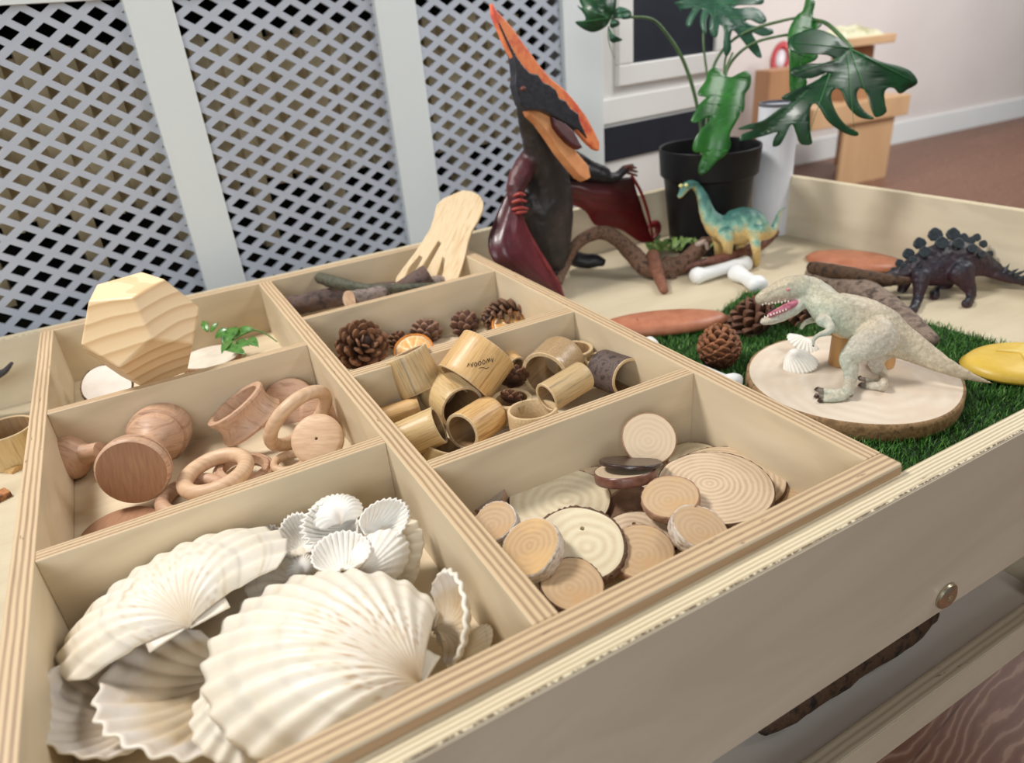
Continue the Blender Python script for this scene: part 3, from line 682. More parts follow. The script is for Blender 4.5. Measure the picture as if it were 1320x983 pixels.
turned('wooden_ring','wooden ring lying flat under the tilted ring','wooden ring',torus(RT*.9,RT*.24),KD(590,500,-.070),Zu,[BEECH],close=True,auto=None)
turned('wooden_ring','flat grooved wooden ring behind the thick ring','wooden ring',[(RT*.62,-.004),(RT*.95,-.005),(RT*1.02,-.002),(RT*1.0,.001),(RT*.92,.0022),(RT*.90,.0018),(RT*.82,.0046),(RT*.66,.005)],KD(800,392,-.070),Zu+RIGHT*.12,[BEECH],close=True)
Rr5=kr(1020,185,-.045,136)
turned('wooden_ring','slim wooden ring standing upright on its edge with two small notches','wooden ring',torus(Rr5,Rr5*.20),KD(1022,186,-.040,-.002),RIGHT*.77-UP*.64+BACK*.28,[BEECH2],close=True,auto=None)
Rd=kr(1100,270,-.045,104)
turned('wooden_disc','small wooden wheel disc with a round hole in the middle','wooden disc',[(.0016,-.004),(Rd*.92,-.004),(Rd,-.0025),(Rd,.0035),(Rd*.93,.0052),(Rd*.85,.006),(Rd*.12,.0065),(.0016,.0062)],KD(1100,272,-.046,-.008),BACK*.9+Zu*.35,[BEECH2],close=True)
turned('wooden_mushroom','round headed wooden knob behind the holed disc in the right corner','turned wood',[(0,-.02),(Rd*.6,-.018),(Rd*.62,-.008),(Rd*.95,-.004),(Rd,.001),(Rd*.9,.007),(Rd*.5,.012),(0,.0135)],KD(1118,170,-.056,.010),RIGHT*.5+BACK*.7+Zu*.3,[BEECH])
turned('wooden_disc','large pale wooden disc leaning on the divider behind the upright ring','wooden disc',[(0,-.003),(Rd*1.15,-.003),(Rd*1.2,0),(Rd*1.15,.003),(0,.003)],KD(985,130,-.05,.022),NEAR+Zu*.5+RIGHT*-.3,[BEECH])
turned('wooden_ring','small wooden ring lying at the foot of the holed disc','wooden ring',torus(kr(1000,370,-.06,62),kr(1000,370,-.06,17)),KD(985,362,-.068),Zu,[BEECH2],close=True,auto=None)
turned('wooden_disc','flat dark wooden disc on the floor of the knob compartment','wooden disc',[(0,-.002),(kr(300,620,-.07,150),-.002),(kr(300,620,-.07,154),0),(kr(300,620,-.07,150),.002),(0,.002)],KD(300,640,-.075),Zu,[BEECHD])
# ------------------------------------------------------------------ dodecahedron
PINE,nt,b=newmat('pine_block')
w=nt.nodes.new('ShaderNodeTexWave'); w.wave_type='RINGS'; w.rings_direction='X'; w.wave_profile='SAW'; w.inputs['Scale'].default_value=24; w.inputs['Distortion'].default_value=1.4; w.inputs['Detail'].default_value=2; w.inputs['Detail Scale'].default_value=.6
nt.links.new(texco(nt,'Object',(1,1,1),(0,0,0),(.0,.11,.07)),w.inputs['Vector'])
g=noise(nt,texco(nt,'Object',(1,12,12)),60,4,.7)
c=ramp(nt,w.outputs['Fac'],[(0,lin((238,212,170))),(.55,lin((230,200,156))),(.9,lin((206,168,120))),(1,lin((226,196,152)))])
nt.links.new(mixrgb(nt,math_(nt,'MULTIPLY',g,.25),c,lin((200,164,120))),b.inputs['Base Color']); b.inputs['Roughness'].default_value=.5; bump(nt,b,g,.1,.0004)
ph=(1+5**.5)/2
dv=[Vector((x,y,z)) for x in(-1,1) for y in(-1,1) for z in(-1,1)]
for s in(-1,1):
    for t in(-1,1): dv+=[Vector((0,s/ph,t*ph)),Vector((s/ph,t*ph,0)),Vector((s*ph,0,t/ph))]
fn=Vector((1,0,ph)).normalized()      # a face normal
face=[p for p in dv if p.dot(fn)>max(q.dot(fn) for q in dv)-1e-4]
d0=.79; cc=D(184,424,d0); Rc=76*d0/F
ev_=(CP-cc).normalized(); rv_=(RIGHT-ev_*RIGHT.dot(ev_)).normalized(); uv_=ev_.cross(rv_); nvw=(ev_*.86-rv_*.50-uv_*.02).normalized()
src=frame((0,0,0),fn,face[0]-sum(face,Vector())/5); dst=frame((0,0,0),nvw,-uv_+rv_*.09)
Rm=(dst.to_3x3()@src.to_3x3().transposed())
bm=bmesh.new()
for p in dv: bm.verts.new(p*(Rc/math.sqrt(3)))
bmesh.ops.convex_hull(bm,input=bm.verts); bmesh.ops.dissolve_limit(bm,angle_limit=.05,verts=bm.verts,edges=bm.edges)
me=bpy.data.meshes.new('wooden_dodecahedron'); bm.to_mesh(me); bm.free(); me.materials.append(PINE)
o=bpy.data.objects.new('wooden_dodecahedron',me); COL.objects.link(o); o.matrix_world=Matrix.Translation(cc)@Rm.to_4x4(); bevel(o,.0022,3)
tag(o,'big pale pine dodecahedron block resting in the back left compartment','wooden block')
# pale slices and sprig in the same compartment
c=D(138,498,dz(138,498,-.045)); wood_slice('pale wood slice with brown bark leaning under the pine block',c,(E_(138,498,-.05)*.8+Zu*.6).normalized(),36*.74/F,.008,face=gmat('pale_face',(222,212,200),(232,224,214),scale=60,rough=.7),bark=BK,seed=31,bt=.002)
c=U(272,462,-.066); wood_slice('pale wood slice under the green sprig',c,Zu,46*.8/F,.007,face=gmat('pale_face2',(216,204,186),(228,218,202),scale=60,rough=.7),bark=BKT,seed=32)
LEAFG=gmat('sprig_green',(50,98,34),(84,140,48),scale=120,rough=.35,c3=(36,78,30),coat=.3)
STEMG=gmat('stem_green',(62,104,40),(84,126,52),scale=60,rough=.5)
sp=thing('leaf_sprig','small green leaf sprig lying on the pale slice beside the pine block','leaf sprig',U(300,438,-.05))
def leafblade(p0,p1,w_,nrm,mat,name,parent,cup=.15,n=8,m=6):
    y=(p1-p0);L=y.length;y.normalize();z=Vector(nrm).normalized();x=y.cross(z).normalized();z=x.cross(y)
    v=[];f=[]
    for j in range(n+1):
        t=j/n; ww=w_*math.sin(PI*min(1,t*.96+.04))**.8
        for i in range(m+1):
            a=-1+2*i/m; v.append(p0+y*(L*t)+x*(ww*a)+z*(abs(a)*cup*w_*1.2+L*.10*math.sin(PI*t)))
    for j in range(n):
        for i in range(m): f.append((j*(m+1)+i,j*(m+1)+i+1,(j+1)*(m+1)+i+1,(j+1)*(m+1)+i))
    o=mesh(name,v,f,mat,parent,True,world=True); s=o.modifiers.new('s','SOLIDIFY'); s.thickness=.0006; return o
for (a,b_,wp) in (((300,448),(322,446),11),((290,446),(306,422),12),((300,434),(330,426),11),((278,436),(296,424),9),((268,428),(262,414),6),((272,428),(282,416),6),((288,450),(318,458),9),((318,440),(334,448),9),((306,440),(286,456),8)):
    leafblade(U(*a,-.046),U(*b_,-.036),wp*.8/F,BACK*.6+Zu,LEAFG,'leaf',sp)
v,f=tube([(U(296,440,-.044),.0012),(U(325,426,-.03),.0012),(U(342,430,-.03),.0011),(U(357,440,-.035),.0009)],n=8); mesh('stem',v,f,STEMG,sp,world=True)
# ------------------------------------------------------------------ pine cones
CONEM=vcol('cone_scales',rough=.65,bmp=.5,bs=300,bd=.0006)
def pinecone(label,base,tip,rpx,n=64,open_=.6,seed=1,c1=(64,38,26),c2=(134,92,64),thick=.16,group='pine cones',up=.45):
    """base, tip: (u,v,depth)"""
    A=D(*base);B=D(*tip); L=(B-A).length; r=rpx*(base[2]+tip[2])/2/F
    F_=frame(A,B-A,RIGHT); rs=np.random.RandomState(seed); mb=MB(); cols=[]
    C1=np.array(lin(c1));C2=np.array(lin(c2))
    pv,pf=lathe([(0,0),(r*.35,L*.03),(r*.5,L*.3),(r*.42,L*.6),(r*.2,L*.88),(0,L*.96)],14); mb.add(pv,pf); cols+=[tuple(C1*.5)]*len(pv)
    prof=[(-.34,0),(-.5,.45),(-.46,.75),(-.22,.97),(0,1.04),(.22,.97),(.46,.75),(.5,.45),(.34,0)]
    for i in range(n):
        t=(i+.5)/n; a=i*2.39996+rs.uniform(-.08,.08); env=(math.sin(PI*min(1,.12+t*.86))**.65)
        R_=r*env; zc=L*(.02+.86*t); el=-.25+up+t*1.0*(1.25-open_*.55)+rs.uniform(-.08,.08)
        if open_==0: el=1.0+.35*t
        ln=(R_*.78*(.95+.1*rs.rand())+r*.08) if open_ else L*.26; wd=r*(.62-.12*t)*(.55+.45*env)*(1.1-open_*.15); th=ln*thick
        dirr=Vector((math.cos(a)*math.cos(el),math.sin(a)*math.cos(el),math.sin(el))); tan=Vector((-math.sin(a),math.cos(a),0)); nr_=dirr.cross(tan)
        if nr_.z<0: nr_=-nr_
        o_=Vector((math.cos(a),math.sin(a),0))*(R_*(.28 if open_ else .72))+Vector((0,0,zc-ln*math.sin(el)*.35))
        v=[];k=0;shade=rs.uniform(.75,1.15)
        for lay,(s_,dz_) in enumerate(((1,.5),(1,-.5))):
            for (x,y) in prof:
                th_=th*(.35+1.0*max(0,y)**2)
                p=o_+dirr*(ln*y)+tan*(wd*x)+nr_*(th_*dz_+ (ln*.12*y*y)-(abs(x)*.16*wd))
                v.append(p); g=min(1,max(0,(y-.35)/.65)); cc_=(C1*(1-g)+C2*g)*shade*(1 if lay==0 else .7); cols.append(tuple(cc_))
        cidx=len(v); v.append(o_+dirr*(ln*.62)+nr_*(th*.95+ln*.05)); cols.append(tuple(C2*shade*.85)); v.append(o_+dirr*(ln*.55)-nr_*(th*.3)); cols.append(tuple(C1))
        N=9;f=[]
        for q_ in range(N-1):
            f.append((q_,q_+1,cidx)); f.append((N+q_+1,N+q_,cidx+1)); f.append((q_+1,q_,N+q_,N+q_+1))
        f.append((N-1,0,cidx)); f.append((N,2*N-1,cidx+1)); f.append((0,N-1,2*N-1,N))
        mb.add(v,f)
    o=mesh('pine_cone',mb.v,mb.f,CONEM,None,True,cols=cols,auto=40); o.matrix_world=F_; return tag(o,label,'pine cone',group)
def cz(x,y,z=-.05,dd=0): u,v=340+x/3.474,320+y/3.474; return (u,v,dz(u,v,z)+dd)
pinecone('large open brown pine cone at the left end of the cone compartment',cz(420,470,-.05,.02),cz(468,400,-.03,-.03),34,n=52,open_=1,seed=2,thick=.13)
pinecone('small dark pine cone beside the large open cone',cz(610,452,-.06,.01),cz(604,378,-.05,-.005),15,n=46,open_=.9,seed=3)
pinecone('small pinkish brown cone in the middle of the cone compartment',cz(730,415,-.06,.01),cz(728,332,-.045,0),21,n=44,open_=.6,seed=4,c1=(96,66,52),c2=(158,120,98))
pinecone('small rounded brown cone left of the long cone',cz(912,382,-.06,.012),cz(888,292,-.045,0),20,n=44,open_=.6,seed=5,c1=(88,58,46),c2=(150,112,92))
pinecone('long brown pine cone lying at the right end of the cone compartment',cz(1180,300,-.055,.01),cz(960,318,-.045,-.01),24,n=64,open_=.9,seed=6,c1=(70,46,34),c2=(140,104,80))
pinecone('dark pine cone standing behind the long cone',cz(1160,300,-.06,.03),cz(1150,235,-.045,.02),20,n=44,open_=.6,seed=7,c1=(90,66,54),c2=(134,104,86))
pinecone('tiny dark cone hidden between the bamboo rings',bp(640,330,.02),bp(632,270,.0),19,n=44,open_=.8,seed=8)
pinecone('tiny cone inside the low bamboo ring',bp(618,405,.01),bp(622,375,.0),15,n=30,open_=.8,seed=9)
# dried orange slices
PEEL=gmat('orange_peel',(196,110,30),(222,140,44),scale=160,rough=.5,bmp=.4)
PULP,nt,b=newmat('orange_pulp'); n1=noise(nt,texco(nt,'Object'),160,4); nt.links.new(ramp(nt,n1,[(.35,lin((226,190,130))),(.65,lin((240,222,184)))]),b.inputs['Base Color']); b.inputs['Roughness'].default_value=.45
PUO=gmat('orange_flesh',(216,150,80),(232,184,120),scale=200,rough=.35,coat=.3)
def orange(label,c,n,r):
    t=thing('orange_slice',label,'orange slice',frame(c,n,RIGHT),'dried orange slices')
    v,f=lathe([(r*.93,-.0025),(r,-.002),(r*1.01,.0005),(r,.0028),(r*.93,.003)],48,close=True); mesh('peel',v,f,PEEL,t)
    v,f=lathe([(0,-.0015),(r*.94,-.0015),(r*.94,.0018),(0,.0016)],48); mesh('pith',v,f,PULP,t)
    for k in range(9):
        a0_=2*PI*k/9+.07;a1_=2*PI*(k+1)/9-.07; vs=[(r*.1*math.cos((a0_+a1_)/2),r*.1*math.sin((a0_+a1_)/2),.0017)]
        for i in range(7): a=a0_+(a1_-a0_)*i/6; vs.append((r*.84*math.cos(a),r*.84*math.sin(a),.0017))
        m_=(a0_+a1_)/2; vs.append((r*.5*math.cos(m_),r*.5*math.sin(m_),.0028)); f=[(i,(i+1)%8,8) for i in range(8)]
        mesh('segment',vs,f,PUO,t)
c=cz(672,462,-.060); orange('dried orange slice at the left, behind the grey olive bamboo ring',D(c[0],c[1],c[2]),Zu*.7+NEAR*.5+RIGHT*-.25,31*.8/F)
c=cz(1108,352,-.055); orange('dried orange slice leaning under the long cone at the right',D(c[0],c[1],c[2]),Zu*.8+NEAR*.5,26*.95/F)
c=cz(830,448,-.07); wood_slice('pale wood slice on the floor of the cone compartment',D(*c),Zu,34*.85/F,.006,face=BIRCHF,bark=BKT,seed=40)
# ------------------------------------------------------------------ sticks and wooden server in the back compartment
SB1=gmat('bark_greenish',(52,52,42),(84,84,66),scale=90,stretch=(1,1,1),rough=.7,bmp=.6,bd=.001,c3=(60,48,42))
SB2=gmat('bark_purple_grey',(54,42,40),(98,80,74),scale=70,rough=.8,bmp=.8,bd=.0015,c3=(92,66,52))
SB3=gmat('bark_grey',(96,84,78),(148,132,122),scale=80,rough=.8,bmp=.8,bd=.0012,c3=(70,58,54))
SEND=gmat('stick_end',(206,176,146),(186,150,120),scale=120,rough=.7)
def stick(label,pts,mat,n=16,jit=.06,ends=True,name='stick',cat='stick',group='sticks in the back compartment',sub=5):
    P=[(D(u,v,dz(u,v,z)),r*dz(u,v,z)/F) for u,v,z,r in pts]
    v,f=tube(P,n=n,sub=sub,caps=False,jit=jit)
    mi=[0]*(len(f)-2)+[1,1]
    o=mesh(name,v,f,[mat,SEND if ends else mat],None,True,mi,auto=50); return tag(o,label,cat,group)
stick('green black stick lying across the others',[(412,358,-0.012,7),(432,364,-0.010,8),(470,371,-0.012,6),(520,371,-0.012,5.5),(575,368,-0.016,5)],SB1,ends=False)
stick('thick dark peeling stick at the left of the stick compartment',[(368,396,-0.040,12),(392,391,-0.038,13),(425,384,-0.038,13),(470,378,-0.040,12),(520,372,-0.046,11)],SB2)
stick('grey barked stick with a pale cut end in front',[(450,386,-.004,11.5),(480,381,-.014,10.5),(520,373,-.026,10),(575,362,-.034,9)],SB3)
stick('dark thin stick under the green black stick',[(430,378,-0.032,6),(470,374,-0.030,5),(540,368,-0.032,5)],SB2,ends=False)
stick('short brown stick with its round end raised at the server',[(505,378,-0.027,9),(530,366,-0.018,12),(552,353,-0.008,13)],SB2)
RUB=gmat('wood_server',(222,190,144),(236,210,170),scale=26,stretch=(1,8,1),rough=.5,rot=(0,0,0),c3=(206,170,122),dist=.6)
def fz(x,y): return 340+x/2.98,230+y/2.98
OUT=[(735,60),(765,48),(800,52),(830,68),(845,95),(843,125),(825,165),(800,205),(785,250),(775,300),(760,350),(745,400),(738,440),(668,440),(690,360),(698,312),(689,303),(676,345),(645,440),(585,440),(640,330),(683,251),(672,242),(610,340),(560,440),(535,440),(560,400),(612,306),(600,298),(560,345),(515,440),(500,440),(512,380),(545,335),(580,290),(610,245),(640,195),(655,150),(665,105),(690,80)]
SL=[]
def sv(x,y):
    u,v=fz(x,y); t=(y-440)/(-390.)  # 0 at the bottom, 1 at the top
    return D(u,v,dz(*fz(630,440),-.045)-.0+ .018*t)
lo=[Vector((x,-y,0)) for x,y in OUT]
from mathutils.geometry import tessellate_polygon
loops=[[Vector((x,-y,0)) for x,y in OUT]]+[[Vector((x,-y,0)) for x,y in s] for s in SL]
allp=[p for l in ([OUT]+SL) for p in l]; T=[tuple(t) for t in tessellate_polygon(loops)]
ns=(BACK).normalized(); N=len(allp); W3=[sv(*p) for p in allp]
v=[p+ns*.005 for p in W3]+[p-ns*.005 for p in W3]; f=list(T)+[tuple(i+N for i in reversed(t)) for t in T]
s0=0
for l in [OUT]+SL:
    n_=len(l); f+=[(s0+i,s0+(i+1)%n_,s0+(i+1)%n_+N,s0+i+N) for i in range(n_)]; s0+=n_
sf=frame(W3[0],UP*.8+RIGHT*.35,BACK)
o=mesh('wooden_server',[sf.inverted()@p for p in v],f,gmat('wood_server_grain',(226,196,152),(238,214,176),scale=40,stretch=(2,4,.35),rough=.5,c3=(212,178,130),dist=.8),None,True,auto=30); o.matrix_world=sf; bevel(o,.0009,2)
tag(o,'pale wooden slotted salad server standing in the back compartment of sticks','server')
# ------------------------------------------------------------------ things left of the sorting tray
FR('wide bamboo ring at the left edge beside the sorting tray',(3-480)*q,(552-400)*q,ZO+.042,.042,35*q,mo=BC,seed=21,wall=.09,name='bamboo_bowl_ring')
stick('split piece of bamboo in front of the wide ring at the left edge',[(-30,597,-.108,11),(0,603,-.108,11),(26,609,-.108,10)],BB,ends=False,name='bamboo_piece',cat='bamboo piece',group=None,jit=.02)
v,f=boxv(-.02,.02,-.008,.008,-.008,.008); o=mesh('wood_chunk',v,f,gmat('orange_wood',(150,92,48),(184,124,72),scale=80,rough=.6,c3=(96,56,30)),None,False); o.matrix_world=frame(U(-12,650,-.106),Zu,(1,.5,0)); bevel(o,.001); tag(o,'small orange brown chunk of wood at the left edge','wood chunk')
tail,_f=ptube([(-40,498,.93,9),(-12,486,.93,7),(5,479,.93,4),(15,468,.93,2)],n=10,sub=4); o=mesh('toy_tail',tail,_f,gmat('black_toy',(38,36,40),(58,54,58),scale=200,rough=.5,bmp=.4),None,True); tag(o,'dark curved tail tip of a toy reaching in at the left edge','toy animal')
# ------------------------------------------------------------------ grass mat
GR,nt,b=newmat('artificial_grass'); a=nt.nodes.new('ShaderNodeAttribute'); a.attribute_name='Col'; nt.links.new(a.outputs['Color'],b.inputs['Base Color']); b.inputs['Roughness'].default_value=.5; b.inputs['Specular IOR Level'].default_value=.3
poly=[(.004,.003),(.004,.43),(.12,.465),(.21,.47),(.30,.485),(.375,.515),(.42,.46),(.445,.38),(.455,.33),(.47,.26),(.475,.16),(.48,.003)]
def inside(x,y,P):
    c=False;n=len(P);j=n-1
    for i in range(n):
        if (P[i][1]>y)!=(P[j][1]>y) and x<(P[j][0]-P[i][0])*(y-P[i][1])/(P[j][1]-P[i][1])+P[i][0]: c=not c
        j=i
    return c
gm=thing('grass_mat','green artificial grass mat under the wood slab in the play tray','grass mat',Vector((.2,.2,ZO)))
v=[(x,y,ZO+.0005) for x,y in poly]+[(x,y,ZO+.003) for x,y in poly]; n=len(poly)
mesh('mat_backing',v,[tuple(range(n,2*n))]+[(i,(i+1)%n,(i+1)%n+n,i+n) for i in range(n)],gmat('mat_base',(18,40,14),(26,54,20),scale=200,rough=.9),gm,False,world=True)
gv=[];gf=[];gc=[]
G1=np.array(lin((44,92,36)));G2=np.array(lin((92,146,62)));G3=np.array(lin((150,180,110)))
cnt=0
while cnt<34000:
    x=rng.uniform(.004,.48);y=rng.uniform(.003,.6)
    if not inside(x,y,poly): continue
    cnt+=1; h=rng.uniform(.006,.0125); a=rng.uniform(0,6.283); w_=.00055; le=rng.uniform(.001,.008); dx,dy=math.cos(a),math.sin(a); b_=a+rng.uniform(1,2); sx,sy=math.cos(b_)*w_,math.sin(b_)*w_
    z=ZO+.002; k=len(gv)
    gv+=[(x-sx,y-sy,z),(x+sx,y+sy,z),(x+dx*le*.35+sx*.8,y+dy*le*.35+sy*.8,z+h*.6),(x+dx*le*.35-sx*.8,y+dy*le*.35-sy*.8,z+h*.6),(x+dx*le,y+dy*le,z+h)]
    gf+=[(k,k+1,k+2,k+3),(k+3,k+2,k+4)]
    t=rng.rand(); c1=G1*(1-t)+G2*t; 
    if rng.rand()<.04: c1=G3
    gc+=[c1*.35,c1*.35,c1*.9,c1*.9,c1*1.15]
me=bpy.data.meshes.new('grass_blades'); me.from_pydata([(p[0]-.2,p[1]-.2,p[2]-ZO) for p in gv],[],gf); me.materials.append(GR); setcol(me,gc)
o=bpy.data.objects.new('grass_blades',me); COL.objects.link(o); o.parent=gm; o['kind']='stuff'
# ------------------------------------------------------------------ slab
ZS=-.080
SLABF=ringmat('slab_face',(226,212,194),(208,190,168),120,dist=5,off=(-.02,.03,0),fine=.18,c3=(214,196,174))
sb_c=Vector((.2265,.2075,ZS-.0105))
t=wood_slice('large round pale wood slab with bark edge under the tyrannosaurus',sb_c,Zu,.1165,.021,face=SLABF,bark=gmat('slab_bark',(120,92,62),(156,124,86),scale=90,rough=.8,bmp=.8,bd=.002,c3=(70,58,44),lo=.35,hi=.7),seed=77,wob=.018,bt=.0035,rough=.0006)
t.name='wood_slab'; t['category']='wood slab'
# ------------------------------------------------------------------ creatures
SKIN=vcol('toy_skin',rough=.42,bmp=.55,bs=320,spec=.45,bd=.0009)
def creature(name,strands,vox,colf,parent,smooth=4,disp=0,dsc=90,k=.8,mat=None,n=16):
    V=[];Fc=[];S=[]
    for s_ in strands:
        kk=s_.get('k',k); pts=s_['p']
        vv,ff=ptube(pts,n=n,sub=6,k=kk); b0=len(V); V+=vv; Fc+=[tuple(i+b0 for i in q_) for q_ in ff]
        for p in catmull([tuple(D(u,v_,d))+(r*d/F,) for u,v_,d,r in pts],5): S.append((p,s_.get('c')))
    a,nn,ff=remeshed(V,Fc,vox,smooth,disp,dsc)
    cols=[]
    P=np.array([s_[0][:3] for s_ in S]);Rr=np.array([s_[0][3] for s_ in S]);C=np.array([lin(s_[1]) for s_ in S])
    for i in range(len(a)):
        d=np.linalg.norm(P-a[i],axis=1)-Rr; w_=np.exp(-np.clip(d-d.min(),0,None)/.0025); c=(C*w_[:,None]).sum(0)/w_.sum()
        cols.append(colf(a[i],nn[i],c) if colf else c)
    return mesh(name,a,ff,mat or SKIN,parent,True,world=True,cols=cols)
from mathutils import noise as NS
def blend(a,b,t): t=max(0,min(1,t)); return np.array(a)*(1-t)+np.array(b)*t
# ---- tyrannosaurus
def T(x,y,r,d=.80): return (940+x/3.474,330+y/3.474,d,r/3.474)
def onz(x,y,z,r,X=940,Y=330,S=3.474): u,v=X+x/S,Y+y/S; return (u,v,dz(u,v,z),r/S)
GY=(200,186,162);TE=(170,200,184);BG=(188,168,138);LG=(208,198,184);DKC=(70,44,34)
tr=thing('tyrannosaurus_toy','pale grey green tyrannosaurus toy with open pink mouth standing on the wood slab','toy dinosaur',U(1090,500,ZS))
fz_=ZS+.0035
strT=[dict(p=[T(318,140,50,.815),T(360,150,62,.812),T(400,185,72,.808),T(450,235,84),T(520,262,96),T(600,290,104),T(680,330,103),T(745,370,86,.797),T(810,405,70,.793),T(880,444,55,.788),T(960,487,40,.78),T(1040,523,27,.773),T(1110,550,15,.766),T(1178,569,4,.76)],c=GY,k=.72),
 dict(p=[T(330,138,58,.812),T(272,146,57,.815),T(215,163,47,.817),T(165,183,37,.819),T(136,194,27,.820)],c=GY,k=.75),
 dict(p=[T(335,180,40,.815),T(300,228,30,.815),T(250,260,26,.816),T(200,281,23,.817),T(160,291,18,.818)],c=LG,k=1.15),
 dict(p=[T(690,345,92,.785),T(630,390,80,.783),T(570,425,60,.783),T(535,460,44,.784),T(545,510,35,.786),T(540,560,31,.787),onz(530,602,fz_+.008,28)],c=LG,k=.62),
 dict(p=[onz(540,610,fz_+.004,26),onz(480,615,fz_+.002,24),onz(420,605,fz_,17),onz(395,592,fz_-.001,11)],c=LG,k=.7),
 dict(p=[onz(500,622,fz_+.001,20),onz(440,632,fz_,15),onz(392,622,fz_-.001,10)],c=LG,k=.8),
 dict(p=[onz(510,630,fz_+.001,18),onz(460,642,fz_,13),onz(410,644,fz_-.001,9)],c=LG,k=.8),
 dict(p=[T(700,400,60,.815),T(665,450,48,.822),T(662,490,36,.824),T(690,535,26,.822),onz(693,575,fz_+.006,24)],c=LG,k=.7),
 dict(p=[onz(690,585,fz_+.002,22),onz(640,580,fz_+.001,18),onz(590,575,fz_,13)],c=LG,k=.7),
 dict(p=[onz(680,572,fz_+.001,18),onz(625,556,fz_,12),onz(585,545,fz_,9)],c=LG,k=.7),
 dict(p=[T(420,285,34,.785),T(450,312,22,.778),T(444,338,17,.775),T(405,352,12,.776),T(380,372,9,.777),T(376,398,7,.777)],c=LG,k=.9),
 dict(p=[T(410,275,26,.825),T(375,285,15,.828),T(338,300,12,.83),T(322,322,9,.831)],c=LG,k=.9),
 dict(p=[T(262,122,12,.806),T(290,128,14,.806),T(318,132,12,.806)],c=GY),
 dict(p=[T(170,165,8,.812),T(205,148,10,.811),T(240,135,11,.808)],c=GY),
 ]
def cT(p,n,c):
    P=Vector(p); v=CR.transposed()@(P-CP); u=660+F*v.x/-v.z; vv=491.5-F*v.y/-v.z
    g=NS.fractal(P*55,1,2,3)
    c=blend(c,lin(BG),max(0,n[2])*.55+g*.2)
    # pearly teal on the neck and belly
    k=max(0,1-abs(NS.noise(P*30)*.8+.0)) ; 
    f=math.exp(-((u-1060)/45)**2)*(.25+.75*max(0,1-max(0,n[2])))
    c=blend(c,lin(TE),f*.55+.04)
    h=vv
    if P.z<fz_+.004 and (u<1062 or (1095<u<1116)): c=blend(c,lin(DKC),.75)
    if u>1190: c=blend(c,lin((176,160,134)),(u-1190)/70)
    w_=math.sin(u*2.1+vv*.9+g*4)*.05; return np.array(c)*(1+w_+g*.18)
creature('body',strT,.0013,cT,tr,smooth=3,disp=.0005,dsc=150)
# mouth, teeth, eye, claws
PINK=gmat('mouth_pink',(176,92,114),(206,132,148),scale=200,rough=.35)
mv,mf=ptube([T(302,208,16,.811),(T(262,226,17,.809)),T(220,246,15,.810),T(182,264,11,.812)],n=12,k=1.0); mesh('mouth',mv,mf,PINK,tr,world=True)
TEE=gmat('tooth',(232,224,206),(238,232,218),rough=.4)
mb=MB()
def spike(p,q_,r,n=7):
    A=Vector(p);B=Vector(q_);m=frame(A,B-A);v,f=lathe([(r,0),(r*.75,(B-A).length*.5),(0,(B-A).length)],n); return [m@Vector(x) for x in v],f
for i in range(9):
    t=i/8; x=150+t*115; y=219-t*14+(-4 if i%2 else 0)
    for dd in (-.009,): mb.add(*spike(D(*T(x,y-6,0,.812+dd+.004*0)[:3]),D(*T(x-1,y+6,0,.812+dd)[:3]),.0009))
for i in range(8):
    t=i/7; x=160+t*95; y=270-t*32
    mb.add(*spike(D(*T(x,y+5,0,.803)[:3]),D(*T(x-2,y-5,0,.803)[:3]),.0008))
mb.build('teeth',TEE,tr,True,world=True)
ev,ef=lathe([(0,-.0022),(.0016,-.0016),(.0023,0),(.0016,.0016),(0,.0022)],14); e=mesh('eye',[D(*T(264,150,0,.784)[:3])+Vector(p) for p in ev],ef,gmat('eye_pink',(190,110,120),(206,140,146),rough=.3),tr,world=True)
CLAW=gmat('claw_dark',(58,38,30),(78,54,44),rough=.4)
mb=MB()
for (a,b_,c_,d_) in ((400,594,378,598),(396,622,376,632),(412,644,392,650),(592,575,574,580),(588,545,572,546),(376,398,378,408),(322,322,318,334)):
    if a<500 and b_>500 or a>500: A=onz(a,b_,fz_,0);B=onz(c_,d_,fz_-.002,0); rr=.0028
    else: A=T(a,b_,0,.777 if a>350 else .831);B=T(c_,d_,0,.777 if a>350 else .831); rr=.0012
    mb.add(*spike(D(*A[:3]),D(*B[:3]),rr))
mb.build('claws',CLAW,tr,True,world=True)
